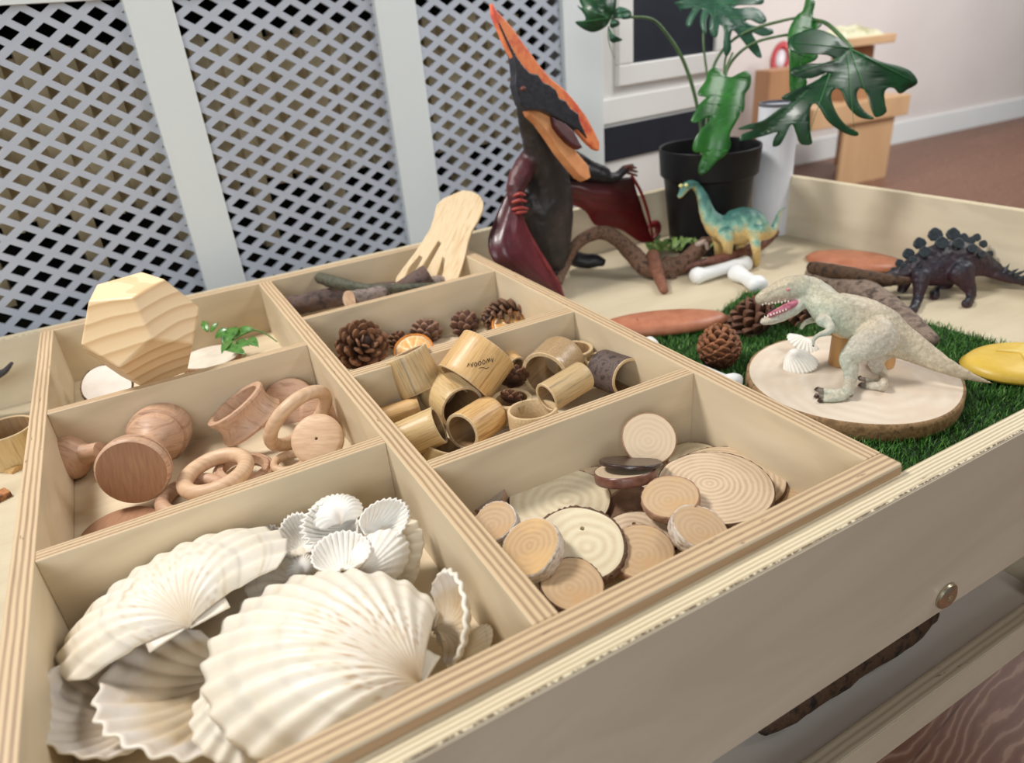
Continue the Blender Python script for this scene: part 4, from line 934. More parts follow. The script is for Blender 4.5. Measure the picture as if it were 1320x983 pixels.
# ---- stegosaurus
def G(x,y,r,d=1.07): return (960+x/3.642,180+y/3.642,d,r/3.642)
def gz(x,y,r,z=ZO+.006): return onz(x,y,z,r,960,180,3.642)
sg=thing('stegosaurus_toy','dark maroon and black stegosaurus toy with back plates by the right wall of the tray','toy dinosaur',U(1200,395,ZO))
BKC=(34,36,44);MAR=(62,34,44)
strS=[dict(p=[G(583,690,13,1.09),G(620,676,24,1.088),G(665,660,33,1.085),G(715,640,40,1.08),G(775,618,58,1.075),G(840,604,84,1.07),G(920,585,100,1.07),G(1000,570,98,1.07),G(1070,575,78,1.07),G(1130,592,52,1.07),G(1190,622,37,1.068),G(1250,648,27,1.066),G(1311,668,18,1.064),G(1380,690,11,1.06),G(1440,705,5,1.058)],c=MAR,k=.62),
 dict(p=[G(830,640,48,1.05),G(822,700,30,1.05),G(812,745,24,1.05),gz(795,790,24),gz(780,800,20)],c=MAR,k=.8),
 dict(p=[G(760,650,32,1.095),G(738,710,22,1.1),G(726,745,18,1.1),gz(708,765,18)],c=MAR,k=.8),
 dict(p=[G(1015,620,66,1.05),G(1040,670,42,1.05),G(1062,715,26,1.05),G(1058,745,22,1.05),gz(1050,765,24),gz(1030,770,18)],c=MAR,k=.7),
 dict(p=[G(950,650,46,1.095),G(935,690,32,1.1),G(900,715,24,1.1),gz(890,730,24)],c=MAR,k=.8)]
def cS(p,n,c):
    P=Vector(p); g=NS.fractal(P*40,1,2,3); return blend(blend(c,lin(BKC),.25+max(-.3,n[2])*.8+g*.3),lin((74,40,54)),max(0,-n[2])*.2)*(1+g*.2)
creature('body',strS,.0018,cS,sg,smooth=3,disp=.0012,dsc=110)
PLM=gmat('plate_black',(30,38,44),(50,60,66),scale=220,rough=.45,bmp=.5,bd=.001)
def backplate(x,y,r,d,tilt=0):
    pr_=[(-.55,.55),(-.95,-.05),(-.72,-.62),(-.15,-1.05),(.2,-1.0),(.75,-.6),(.95,0),(.5,.62)]
    ct,s_=math.cos(tilt),math.sin(tilt); P=[]
    for a,b_ in pr_: X=a*ct-b_*s_;Y=a*s_+b_*ct; P.append(D(*G(x+X*r,y+Y*r,0,d)[:3]))
    v,f=polyplate(P,.004); o=mesh('back_plate',v,f,PLM,sg,True,world=True,auto=60); bevel(o,.0012,3)
for x,y,r,ti in ((700,612,14,-.5),(728,582,22,-.4),(770,540,31,-.3),(822,492,34,-.2),(895,452,39,-.1),(978,450,37,.1),(1025,466,28,.2),(1062,476,22,.3),(1088,462,22,.3),(1118,492,22,.5),(1148,538,19,.8)): backplate(x,y,r,1.082,ti)
for x,y,r,ti in ((745,592,15,-.4),(790,565,20,-.3),(845,532,32,-.2),(925,490,36,0),(1003,492,31,.1),(1068,515,27,.3),(1110,540,20,.6)): backplate(x,y,r,1.052,ti)
mb=MB()
for a,b_,c_,d_ in ((1215,625,1245,578),(1240,632,1290,603),(1262,640,1330,608),(1280,655,1345,630)): mb.add(*spike(D(*G(a,b_,0,1.062)[:3]),D(*G(c_,d_,0,1.055)[:3]),.003))
mb.build('tail_spikes',PLM,sg,True,world=True)
ev,ef=lathe([(0,-.002),(.0015,-.0012),(.002,0),(.0015,.0012),(0,.002)],12); mesh('eye',[D(*G(640,655,0,1.062)[:3])+Vector(p) for p in ev],ef,PLM,sg,world=True)
# ---- long necked dinosaur
def Bq(x,y,r,d=1.40): return (780+x/5.042,180+y/5.042,d,r/5.042)
bd_=YD(935,333,.625)
br=thing('brachiosaurus_toy','teal backed yellow bellied long necked dinosaur toy in front of the black pot','toy dinosaur',U(940,335,ZO))
CRM=(214,184,122);TL=(62,112,104);MT=(128,176,156)
dB=bd_-.005
strB=[dict(p=[Bq(484,370,17,dB-.01),Bq(500,340,24,dB-.01),Bq(522,310,30,dB-.01),Bq(560,288,28,dB-.008),Bq(600,312,30,dB),Bq(632,370,38,dB),Bq(652,435,46,dB),Bq(678,500,58,dB),Bq(730,560,82,dB),Bq(800,580,104,dB),Bq(880,560,118,dB),Bq(950,560,112,dB),Bq(1010,585,80,dB),Bq(1060,600,48,dB+.005),Bq(1095,580,27,dB+.015),Bq(1112,530,19,dB+.02),Bq(1130,480,13,dB+.02),Bq(1155,450,9,dB+.02),Bq(1182,435,5,dB+.02)],c=CRM,k=.75),
 dict(p=[Bq(780,620,58,dB-.02),Bq(798,690,36,dB-.022),onz(792,800,ZO+.006,34,780,180,5.042)],c=CRM),
 dict(p=[Bq(735,620,50,dB+.02),Bq(738,690,32,dB+.02),onz(738,780,ZO+.006,30,780,180,5.042)],c=CRM),
 dict(p=[Bq(985,600,60,dB-.02),Bq(975,660,38,dB-.022),Bq(985,720,30,dB-.025),onz(985,800,ZO+.006,30,780,180,5.042)],c=CRM),
 dict(p=[Bq(900,630,50,dB+.02),Bq(880,690,32,dB+.02),onz(880,770,ZO+.006,30,780,180,5.042)],c=CRM)]
def cB(p,n,c):
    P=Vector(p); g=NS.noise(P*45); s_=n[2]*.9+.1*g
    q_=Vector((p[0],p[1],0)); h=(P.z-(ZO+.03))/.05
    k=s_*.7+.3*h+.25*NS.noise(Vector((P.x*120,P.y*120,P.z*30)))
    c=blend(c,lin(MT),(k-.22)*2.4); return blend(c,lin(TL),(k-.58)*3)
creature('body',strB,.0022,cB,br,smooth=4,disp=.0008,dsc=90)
mb=MB(); 
for x,y in ((493,300),(528,296)):
    ev,ef=lathe([(0,-.004),(.003,-.002),(.004,0),(.003,.002),(0,.004)],12); mb.add([D(*Bq(x,y,0,dB-.024)[:3])+Vector(p) for p in ev],ef)
mb.build('eyes',gmat('eye_cream',(226,220,150),(200,196,120),rough=.3),br,True,world=True)
# ---- pterosaur
def yy_(u,v,d): return d-10 if d>5 else YD(u,v,.735+(d-1.30)*.75)
def Pt(x,y,r,d=1.30): return (600+x/4.275,160+y/4.275,yy_(600+x/4.275,160+y/4.275,d),r/4.275)   # low zoom frame
def Ph(x,y,r,d=1.28): return (440+x/2.98,y/2.98,yy_(440+x/2.98,y/2.98,d),r/2.98)            # high zoom frame
pf_=YD(757,338,.775); 
pt_=thing('pterosaur_toy','big black and maroon pterosaur toy with orange crested beak and folded wings','toy dinosaur',U(715,345,ZO))
BLK=(28,25,28);DG=(50,45,44);MR=(92,26,32);RD=(140,44,44)
strP=[dict(p=[Ph(705,345,42,1.275),Ph(715,420,44,1.285),Ph(735,500,50,1.295),Ph(760,580,60,1.30),Ph(785,660,82,1.31),Ph(790,740,98,1.32),Ph(785,830,104,1.325),Ph(790,920,96,1.33),Ph(800,990,76,1.335),Ph(812,1035,44,1.34)],c=DG,k=.8),
 dict(p=[Ph(690,300,24,1.268),Ph(712,330,46,1.27),Ph(735,370,48,1.268),Ph(775,395,40,1.262),Ph(815,420,30,1.255)],c=BLK,k=.9),
 dict(p=[Ph(735,600,45,1.31),Ph(690,670,44,1.30),Ph(668,740,36,1.29),Ph(675,800,26,1.285)],c=(84,40,44),k=.8),
 dict(p=[Ph(640,800,30,1.33),Ph(700,780,60,1.33),Ph(760,800,60,1.33)],c=DG,k=.8),
 dict(p=[Ph(850,640,46,1.33),Ph(920,655,32,1.34),Ph(990,675,26,1.35),Ph(1050,680,20,1.355),Ph(1090,650,17,1.355),Ph(1115,640,14,1.355)],c=BLK,k=.8),
 dict(p=[Ph(900,600,22,1.34),Ph(960,635,20,1.35),Ph(1020,660,18,1.355)],c=BLK,k=.8),
 dict(p=[Ph(820,930,50,1.335),Ph(850,970,36,10+pf_),(752,336,pf_,10),(768,336,pf_-.004,9),(776,338,pf_-.006,6)],c=BLK,k=.8),
 dict(p=[(720,340,YD(720,340,.76),10),(716,352,YD(716,352,.75),8),(706,358,YD(706,358,.745),6)],c=BLK,k=.8)]
def cP(p,n,c):
    P=Vector(p); g=NS.fractal(P*30,1,2,3); return np.array(c)*(1+.5*g)+np.array(lin((30,8,10)))*max(0,g)
creature('body',strP,.0025,cP,pt_,smooth=5,disp=.0012,dsc=70)
ORG=gmat('crest_orange',(226,120,72),(240,142,88),scale=30,rough=.4,c3=(214,92,70))
BLKM=gmat('beak_black',(32,32,38),(50,48,54),scale=140,rough=.4,bmp=.4)
ORJ=gmat('jaw_orange',(214,140,90),(230,164,110),scale=30,rough=.4)
MDR=gmat('mouth_maroon',(60,22,26),(88,34,38),scale=60,rough=.4)
def plate2(name,pts,d0,d1,th,mat,vx=.0011,off=0):
    """flat part whose depth runs from d0 at the first point's height to d1 at the last row"""
    ys=[p[1] for p in pts];y0,y1=min(ys),max(ys)
    W3=[D(*Ph(x,y,0,d0+(d1-d0)*(y-y0)/(y1-y0))[:3]) for x,y in pts]
    v,f=polyplate(W3,th,off); a,nn,ff=remeshed(v,f,vx,3); return mesh(name,a,ff,mat,pt_,True,world=True)
plate2('beak_crest',[(572,12),(590,42),(625,80),(655,115),(690,165),(720,205),(760,260),(800,305),(850,345),(895,395),(935,450),(965,505),(985,550),(985,580),(965,572),(935,545),(905,510),(880,470),(840,430),(790,385),(740,340),(690,290),(660,240),(625,175),(598,110),(578,60)],1.29,1.235,.010,ORG)
plate2('beak',[(583,62),(604,112),(626,162),(650,215),(660,290),(656,330),(676,400),(700,425),(760,425),(800,445),(850,475),(900,500),(935,535),(920,500),(905,470),(900,440),(870,420),(850,390),(825,380),(815,350),(790,330),(765,320),(745,290),(715,285),(690,260),(665,225),(640,180)],1.285,1.24,.017,BLKM)
plate2('lower_jaw',[(700,420),(770,430),(800,470),(850,540),(900,600),(935,640),(945,685),(930,695),(905,680),(870,640),(830,590),(790,530),(750,475),(715,445)],1.27,1.225,.020,ORJ)
plate2('tongue',[(800,450),(850,478),(885,510),(905,550),(918,572),(895,570),(865,550),(835,520),(812,490)],1.250,1.226,.014,MDR)
ev,ef=lathe([(0,-.004),(.0035,-.002),(.005,0),(.0035,.002),(0,.004)],14); mesh('eye',[D(*Ph(698,340,0,1.235)[:3])+Vector(p) for p in ev],ef,gmat('eye_brown',(120,72,60),(90,50,44),rough=.25),pt_,world=True)
WING=vcol('wing_skin',rough=.35,bmp=.5,bs=90,spec=.5,bd=.001,coat=.1)
def ruled(name,A,B,bulge,n=24,m=18,col=(MR,MR),th=.003,gloss=None):
    A=catmull([tuple(D(*p[:3])) for p in A],8);B=catmull([tuple(D(*p[:3])) for p in B],8)
    def res(L,n): 
        L=np.array(L);s=np.concatenate([[0],np.cumsum(np.linalg.norm(np.diff(L,axis=0),axis=1))]);q_=np.linspace(0,s[-1],n+1); return np.array([[np.interp(x,s,L[:,i]) for i in range(3)] for x in q_])
    A=res(A,n);B=res(B,n);v=[];f=[];cols=[];bk=np.array(BACK)
    for i in range(n+1):
        for j in range(m+1):
            t=j/m; p=A[i]*(1-t)+B[i]*t+bk*(bulge*math.sin(PI*t)*math.sin(PI*min(1,.15+i/n*.85))) + bk*.0012*math.sin(t*20)
            v.append(p); c=blend(lin(col[0]),lin(col[1]),t); cols.append(c*(1+.25*NS.noise(Vector(p)*25)))
    for i in range(n):
        for j in range(m): k=i*(m+1)+j; f.append((k,k+1,k+m+2,k+m+1))
    o=mesh(name,v,f,WING,pt_,True,world=True,cols=cols); s=o.modifiers.new('s','SOLIDIFY'); s.thickness=th; s.offset=0
    return o
wd=10+dz(727,380,ZO+.01)
ruled('wing_membrane',[Pt(300,500,0,1.285),Pt(340,590,0,1.275),Pt(400,700,0,1.265),Pt(470,820,0,1.255),Pt(540,945,0,wd)],[Pt(300,260,0,1.32),Pt(220,400,0,1.32),Pt(150,560,0,1.31),Pt(125,660,0,1.29),Pt(160,760,0,1.27),Pt(300,860,0,1.26),Pt(500,945,0,wd+.005)],.02,col=((104,34,42),(72,30,38)))
vv,ff=ptube([Pt(300,500,11,1.285),Pt(345,600,12,1.275),Pt(405,705,13,1.262),Pt(470,810,13,1.253),Pt(515,890,12,1.25),Pt(540,948,7,wd)],n=12); mesh('wing_finger',vv,ff,gmat('wing_finger_red',(110,40,46),(140,58,60),scale=80,rough=.35),pt_,world=True)
REDM=gmat('claw_red',(146,48,44),(166,66,58),scale=80,rough=.4)
mb=MB()
for p0,p1,p2 in (((270,395),(300,382),(328,390)),((262,430),(300,418),(334,425)),((262,470),(305,460),(343,466)),((275,490),(300,486),(335,482))):
    mb.add(*ptube([Pt(*p0,9,1.275),Pt(*p1,10,1.268),Pt(*p2,6,1.265)],n=10))
mb.build('wing_claws',REDM,pt_,True,world=True)
ruled('wing_membrane',[Pt(560,300,0,1.34),Pt(680,305,0,1.35),Pt(800,300,0,1.36),Pt(915,290,0,1.36)],[Pt(575,440,0,1.34),Pt(660,480,0,1.35),Pt(720,560,0,1.36),Pt(850,580,0,1.365),Pt(960,650,0,1.375),Pt(1030,650,0,1.38)],.015,col=((44,18,20),(112,24,28)))
vv,ff=ptube([Pt(918,290,10,1.36),Pt(965,370,9,1.365),Pt(1000,470,9,1.37),Pt(1022,570,8,1.375),Pt(1034,648,7,1.38)],n=10); mesh('wing_finger',vv,ff,gmat('wing_finger_dark',(112,22,26),(136,34,36),scale=60,rough=.35),pt_,world=True)
vv,ff=ptube([Pt(1015,560,14,1.38),Pt(1050,550,22,1.385),Pt(1060,590,16,1.385),Pt(1030,640,6,1.385)],n=10); mesh('wing_tip',vv,ff,gmat('tip_red',(100,24,28),(124,34,36),rough=.4),pt_,world=True)
mb=MB()
for p0,p1 in (((905,235),(938,240)),((900,250),(945,262)),((895,268),(943,282)),((880,240),(912,225))): mb.add(*ptube([Pt(*p0,9,1.35),Pt(*p1,6,1.345)],n=8))
mb.build('wing_claws',gmat('claw_brown',(70,30,28),(110,56,46),scale=200,rough=.5),pt_,True,world=True)
# ------------------------------------------------------------------ natural pieces in the play tray
def S3(pts,**k): return tube([(D(u,v,d),r*d/F) for u,v,d,r in pts],**k)
BRW=gmat('root_bark',(84,58,44),(122,92,72),scale=110,rough=.75,bmp=.9,bd=.002,c3=(58,40,32))
rt=thing('driftwood_root','arched brown root with a knobbly end and a leg, in front of the pterosaur','branch',U(800,370,ZO))
d1=dz(728,372,ZO+.01);d2=dz(855,376,ZO+.004)
def Q(x,y,r,d): return (600+x/3,200+y/3,d,r/3)
vv,ff=S3([Q(360,490,17,d1),Q(385,430,19,1.25),Q(425,350,22,1.25),Q(480,310,25,1.25),Q(540,300,27,1.25),Q(600,335,29,1.245),Q(650,385,34,1.24),Q(700,430,38,1.235),Q(770,440,40,1.24),Q(840,420,38,1.25),Q(890,375,32,1.26),Q(925,340,26,1.265),Q(940,330,17,1.265)],n=18,sub=5,jit=.05); mesh('main_root',vv,ff,BRW,rt,world=True)
vv,ff=S3([Q(725,390,26,1.225),Q(735,430,24,1.218),Q(752,480,22,1.21),Q(768,520,17,d2)],n=14,sub=5,jit=.06); mesh('side_root',vv,ff,gmat('root_red',(112,70,52),(140,92,70),scale=140,rough=.75,bmp=.8,bd=.0015),rt,world=True)
vv,ff=S3([Q(780,410,22,1.24),Q(760,440,24,1.235),Q(800,470,18,1.235)],n=14,jit=.06); mesh('knob',vv,ff,BRW,rt,world=True)
vv,ff=S3([Q(900,345,12,1.25),Q(925,335,10,1.248),Q(935,360,8,1.25)],n=12,jit=.1); mesh('broken_end',vv,ff,gmat('root_shine',(150,120,104),(200,180,168),scale=200,rough=.25,c3=(84,58,46)),rt,world=True)
dd=dz(905,345,ZO+.006)
vv,ff=S3([Q(820,450,9,dd-.01),Q(900,420,13,dd-.02),Q(980,400,17,dd-.03),Q(1060,382,21,dd+.0),Q(1140,345,23,dd+.03),Q(1195,300,18,dd+.05)],n=16,sub=5,jit=.04); tag(mesh('curved_bark',vv,ff,gmat('curved_bark',(96,54,42),(124,78,62),scale=60,rough=.6,bmp=.7,bd=.0015,c3=(70,40,32)),None),'curved reddish brown strip of bark in front of the long necked dinosaur','bark piece')
BONE=gmat('clay_white',(228,230,230),(238,239,238),scale=30,rough=.5)
def bone(label,a,b_,r,z=ZO+.012,knob=1.25,lift=0):
    A=U(*a,z+r*0);B=U(*b_,z+lift); L=(B-A).length
    pr_=[(0,0),(r*.8,.001),(r*knob,r*.6),(r*knob*.98,r*1.2),(r*1.0,r*2.2),(r*.92,L*.5),(r*1.0,L-r*2.2),(r*knob*.98,L-r*1.2),(r*knob,L-r*.6),(r*.8,L-.001),(0,L)]
    v,f=lathe(pr_,28); v=[(x,y*.85+.08*r*math.sin(z_*300),z_) for x,y,z_ in v]
    o=mesh('clay_bone',v,f,BONE,None,True); o.matrix_world=frame(A,B-A,RIGHT); return tag(o,label,'clay bone','white clay bones')
bone('longer white clay bone lying in front of the curved bark',(892,357),(966,338),.0125)
bone('shorter white clay bone lying across the end of the longer one',(946,350),(982,370),.0135,lift=0)
bone('white clay bone half hidden behind the right rail of the sorting tray',(830,445),(951,499),.010,z=ZO+.022,knob=1.6)
CLAY=gmat('terracotta_clay',(168,104,76),(186,122,92),scale=50,rough=.42,bmp=.15,spec=.5)
CLAYD=gmat('terracotta_dark',(128,76,54),(148,92,68),scale=50,rough=.5)
def pebble(name,label,c,xdir,a,b_,h,mat,cat,marks=None,mm=None,pw=.55):
    m=frame(c,Zu,xdir); v=[];f=[];n=56;R_=[0,.25,.5,.75,.9,1,.97,.8]; Zz=[1,.99,.96,.88,.7,.3,.08,0]
    t=thing(name,label,cat,m)
    prof=list(zip(R_,Zz))+[(0,0)]
    vv,ff=lathe([(r_,z_) for r_,z_ in prof],n); mesh(name.split('_')[-1]+'_body',[(x*a*(1+.02*math.sin(5*y)),y*b_,z_*h) for x,y,z_ in vv],ff,mat,t)
    if marks: marks(t,a,b_,h)
    return t
def dashes(t,a,b_,h):
    mb=MB()
    for i in range(6):
        x=-.38*a+i*.145*a; y=(.1 if i%2 else -.12)*b_
        vv,ff=lathe([(0,-.0002),(.0016,.0),(.0012,.0004),(0,.0003)],10); mb.add([(x+p[0]*1.0,y+p[1]*4.5,h*.955+p[2]) for p in vv],ff)
    mb.build('print_marks',CLAYD,t,True)
xd=U(917,408,ZO)-U(790,420,ZO)
pebble('clay_fossil','terracotta oval clay fossil with pressed marks beside the sorting tray',(U(790,424,ZO+.012)+U(917,413,ZO+.012))/2-Vector((0,0,.004)),xd,.098,.034,.019,CLAY,'clay fossil',dashes)
pebble('clay_fossil','terracotta oval clay fossil behind the grey log near the far wall of the tray',U(1100,340,ZO),U(1150,345,ZO)-U(1050,335,ZO),.080,.045,.016,CLAY,'clay fossil')
YEL=gmat('yellow_dough',(206,170,62),(220,186,80),scale=40,rough=.4)
YEL2=gmat('yellow_print',(214,186,88),(226,198,104),scale=40,rough=.4)
def ypr(t,a,b_,h):
    P=[(-.42,.30),(-.12,.08),(-.2,-.3),(.1,-.12),(.3,-.42),(.62,-.38),(.66,.1),(.36,.34),(.1,.5),(-.1,.26)]
    v,f=polyplate([Vector((x*a,y*b_,h*1.0)) for x,y in P],.004); bevel(mesh('pressed_print',v,f,YEL2,t,False),.0015)
pebble('dough_fossil','yellow oval dough fossil with a pressed print at the right edge on the grass',U(1322,474,ZO+.010),RIGHT-Vector((0,0,RIGHT.z)),.072,.050,.018,YEL,'dough fossil',ypr)
# grey log
LOGM=gmat('driftwood_grey',(92,76,66),(136,118,104),scale=50,stretch=(1,1,1),rough=.8,bmp=.8,bd=.002,c3=(66,52,44))
lg=thing('driftwood_log','long grey brown driftwood log lying diagonally behind the tyrannosaurus','log',U(1110,385,ZO))
vv,ff=tube([(U(1050,352,ZO+.018),.020),(U(1085,362,ZO+.018),.024),(U(1130,385,ZO+.017),.021),(U(1165,410,ZO+.016),.018),(U(1198,437,ZO+.014),.013)],n=20,sub=5,jit=.06,k=.7); mesh('log_trunk',vv,ff,LOGM,lg,world=True)
vv,ff=tube([(U(1048,345,ZO+.03),.010),(U(1090,352,ZO+.036),.011),(U(1140,360,ZO+.034),.009),(U(1170,362,ZO+.030),.006)],n=14,sub=5,jit=.06); mesh('split_branch',vv,ff,BARK,lg,world=True)
# white strip behind the stegosaurus
v,f=boxv(-.09,.09,-.02,.02,0,.012); o=mesh('white_card_strip',v,f,BONE,None,False); o.matrix_world=frame(U(1330,360,ZO),Zu,U(1330,375,ZO)-U(1270,357,ZO)); bevel(o,.002); tag(o,'flat white strip lying by the wall behind the stegosaurus tail','white strip')
# cones on the grass
def gp(u,v,z): return (u,v,dz(u,v,z))
pinecone('closed reddish brown pine cone standing on the grass beside the slab',gp(926,470,ZO+.008),(928,420,dz(926,470,ZO+.008)-.02),29,n=70,open_=.0,seed=12,c1=(66,34,22),c2=(160,104,68),thick=.3,up=.30)
pinecone('open dark pine cone on the grass behind the closed cone',gp(985,428,ZO+.008),(950,392,dz(985,428,ZO)-.01),32,n=56,open_=1,seed=13,c1=(58,34,26),c2=(122,80,58))
pinecone('pine cone behind the jaw of the tyrannosaurus',gp(1048,412,ZO+.012),(1005,402,dz(1030,410,ZO)-.005),24,n=56,open_=1,seed=14,c1=(58,36,26),c2=(134,92,64))
# shells and peg on the slab
kk=dict(cat='cockle shell',name='cockle_shell',ears=False,phm=76,ex=.45,ribs=.03,mo=COC,mi_=COC,th=.0012,band=0,edge=.03)
shell('fan shaped white shell on the slab under the tyrannosaurus hand',(1036,434,ZS+.013),(1032,451,ZS+.004),NEAR*.6+Zu*1.0,w=1.75,H=.22,nr=14,**kk)
shell('rounded white shell lying below the fan shaped one on the slab',(1010,463,ZS+.005),(1053,473,ZS+.004),Zu+NEAR*.7,w=1.0,H=.42,nr=20,**kk)
turned('wooden_peg','small tan wooden block standing on the slab behind the tyrannosaurus legs','wooden block',[(0,0),(.013,0),(.0135,.001),(.0135,.037),(.0125,.038),(0,.038)],U(1083,468,ZS+.0003),Zu,[gmat('peg_wood',(196,150,96),(212,168,114),scale=50,stretch=(1,1,.2),rough=.55)])
turned('wooden_peg','second small tan wooden piece just right of the tyrannosaurus thigh','wooden block',[(0,0),(.012,0),(.0125,.001),(.0125,.019),(0,.020)],U(1138,470,ZS+.0003),Zu,[gmat('peg_wood2',(196,150,96),(212,168,114),scale=50,stretch=(1,1,.2),rough=.55)])
# ------------------------------------------------------------------ potted plant
POT=gmat('pot_black',(12,12,15),(18,18,21),scale=20,rough=.45,spec=.4)
pc=D(909,320,YD(909,320,.748)); pc.z=ZO+.0005; dp=YD(909,320,.748); k=dp/F
ppt=thing('potted_plant','split leaf plant in a black plastic pot at the back of the play tray','potted plant',pc)
hp=.190
v,f=lathe([(0,.001),(42*k,.001),(44*k,.003),(54*k,hp*.72),(56.5*k,hp*.73),(58.5*k,hp*.745),(60.5*k,hp*.995),(60*k,hp),(58*k,hp*.99),(55*k,hp*.78),(0,hp*.78)],64); mesh('pot',v,f,POT,ppt,auto=35)
v,f=lathe([(0,hp*.80),(54.5*k,hp*.79),(0,hp*.785)],40); mesh('soil',v,f,gmat('soil',(30,26,22),(48,40,32),scale=120,rough=.9,bmp=1,bd=.004),ppt)
def leafmat(n,a,b_,c_):
    return gmat(n,a,b_,scale=24,stretch=(1,1,1),rough=.42,c3=c_,coat=.12,lo=.3,hi=.7)
LM1=leafmat('leaf_dark',(8,44,22),(13,58,28),(20,74,34));LM2=leafmat('leaf_bright',(20,74,22),(30,94,28),(44,112,36));LM3=leafmat('leaf_blue',(28,64,48),(38,82,60),(52,98,74))
VEIN=gmat('leaf_vein',(48,112,58),(64,128,68),scale=50,rough=.4)
def leaf(label,pts,Z0,S_,d,mat,mid,veins=(),dd=lambda u,v:0,bulge=.012):
    """outline traced in a zoom frame; gently curved sheet, split along the midrib"""
    X0,Y0=Z0; loc=[(X0+x/S_,Y0+y/S_) for x,y in pts]
    us=[p[0] for p in loc];vs=[p[1] for p in loc]; cu_,cv_=sum(us)/len(us),sum(vs)/len(vs)
    # refine outline
    C=catmull([(x,y,0) for x,y in loc]+[(loc[0][0],loc[0][1],0)],3)[:-1]
    bm=bmesh.new(); vv=[bm.verts.new((p[0],p[1],0)) for p in C]; T=bm_tri([Vector((p[0],p[1],0)) for p in C])
    for t in T:
        try: bm.faces.new([vv[i] for i in t])
        except ValueError: pass
    for _ in range(3):
        es=[e for e in bm.edges if e.calc_length()>7]
        if es: bmesh.ops.subdivide_edges(bm,edges=es,cuts=1,use_grid_fill=False); bmesh.ops.triangulate(bm,faces=bm.faces)
    a=Vector((X0+mid[0][0]/S_,Y0+mid[0][1]/S_));b2=Vector((X0+mid[1][0]/S_,Y0+mid[1][1]/S_)); ax=(b2-a); L=ax.length; ax.normalize()
    def depth(u,v):
        p=Vector((u,v))-a; s_=p.dot(ax)/L; q_=(p-ax*(s_*L)).length/ (L*.5)
        return d+dd(u,v)-bulge*math.sin(PI*min(1,max(0,s_)))+bulge*1.3*q_*q_*.6-bulge*.35*min(q_*4,1)
    V=[D(p.co.x,p.co.y,depth(p.co.x,p.co.y)-.14) for p in bm.verts]; bm.verts.index_update(); Fc=[tuple(x.index for x in f_.verts) for f_ in bm.faces]; bm.free()
    o=mesh('leaf',V,Fc,mat,ppt,True,world=True)
    if label: o['label']=label
    s=o.modifiers.new('s','SOLIDIFY'); s.thickness=.0012
    mb=MB()
    for (p,q2) in [mid]+list(veins):
        P=[]
        for i in range(9):
            t=i/8; x=X0+(p[0]+(q2[0]-p[0])*t)/S_; y=Y0+(p[1]+(q2[1]-p[1])*t)/S_
            P.append((D(x,y,depth(x,y)-.1407),.0008*(1-.6*t)))
        mb.add(*tube(P,n=6,sub=2))
    inv_=ppt.matrix_world.inverted(); mb.v=[tuple(inv_@Vector(p)) for p in mb.v]; mb.build('leaf_vein',VEIN,o,True)
    return o
def vloc(o):pass
LA=[(545,215),(600,240),(680,275),(760,295),(815,320),(845,370),(800,400),(765,420),(740,395),(710,395),(695,420),(700,470),(705,500),(680,520),(655,522),(640,490),(625,430),(605,400),(585,395),(572,420),(580,460),(610,500),(650,530),(610,532),(570,515),(530,470),(505,410),(480,395),(458,420),(462,460),(490,520),(530,565),(575,590),(575,608),(540,605),(490,580),(440,540),(410,490),(385,462),(365,480),(362,540),(365,600),(370,645),(320,645),(300,600),(285,560),(270,565),(245,620),(225,650),(195,655),(200,620),(215,590),(150,610),(90,625),(45,630),(60,600),(110,580),(60,580),(40,575),(90,555),(150,540),(220,490),(280,455),(240,445),(240,430),(300,400),(370,370),(440,325),(370,350),(310,345),(275,330),(280,305),(340,290),(430,280),(470,265),(440,245),(380,240),(300,235),(270,215),(262,185),(290,155),(370,130),(430,140),(490,170),(520,195)]
leaf('largest dark green split leaf at the right',LA,(940,0),3.474,1.25,LM1,((545,215),(150,600)),[((545,220),(820,360)),((545,225),(640,500)),((530,250),(560,590)),((450,330),(350,620)),((545,215),(290,190)),((500,260),(290,325))],dd=lambda u,v:(u-1097)*-.0002,bulge=.03)
LB=[(345,-20),(385,5),(375,70),(415,100),(400,125),(330,150),(395,235),(385,270),(330,300),(350,370),(320,400),(275,410),(270,300),(262,180),(268,130),(300,70),(330,45)]
leaf('bright green leaf behind the largest leaf',LB,(940,0),3.474,1.33,LM2,((375,80),(290,400)),[((330,120),(380,130)),((310,240),(385,262))])
LC=[(925,405),(900,385),(880,360),(850,362),(830,385),(815,430),(780,480),(780,505),(820,515),(785,550),(745,620),(742,645),(780,645),(830,618),(835,640),(800,675),(760,735),(748,785),(765,805),(792,802),(800,825),(780,880),(785,920),(830,905),(880,850),(920,820),(950,770),(945,710),(975,650),(1000,600),(990,560),(1010,595),(1022,560),(1025,500),(1050,460),(1055,400),(1030,375),(990,390),(955,408)]
leaf('bright green leaf hanging down in front of the pot',LC,(710,0),4.097,1.31,LM2,((925,405),(800,900)),[((920,450),(800,490)),((910,520),(1030,430)),((890,600),(760,635)),((880,640),(985,600)),((860,700),(770,790))],bulge=.02)
LD=[(345,-40),(345,40),(320,90),(300,130),(260,160),(215,170),(165,150),(128,115),(180,108),(175,75),(138,28),(168,42),(150,-5),(190,-40)]
leaf('dark split leaf at the top left',LD,(710,0),4.097,1.33,LM1,((315,90),(200,-30)),[((300,95),(150,118)),((300,90),(165,40))])
for P in ([(325,85),(345,45),(380,38),(425,62),(418,98),(370,98),(340,92)],[(318,100),(350,105),(366,125),(340,145),(312,140)],[(308,150),(330,185),(380,208),(350,222),(312,216)]):
    leaf('small leaflet at the top left',P,(710,0),4.097,1.34,LM3,(P[0],P[3]))
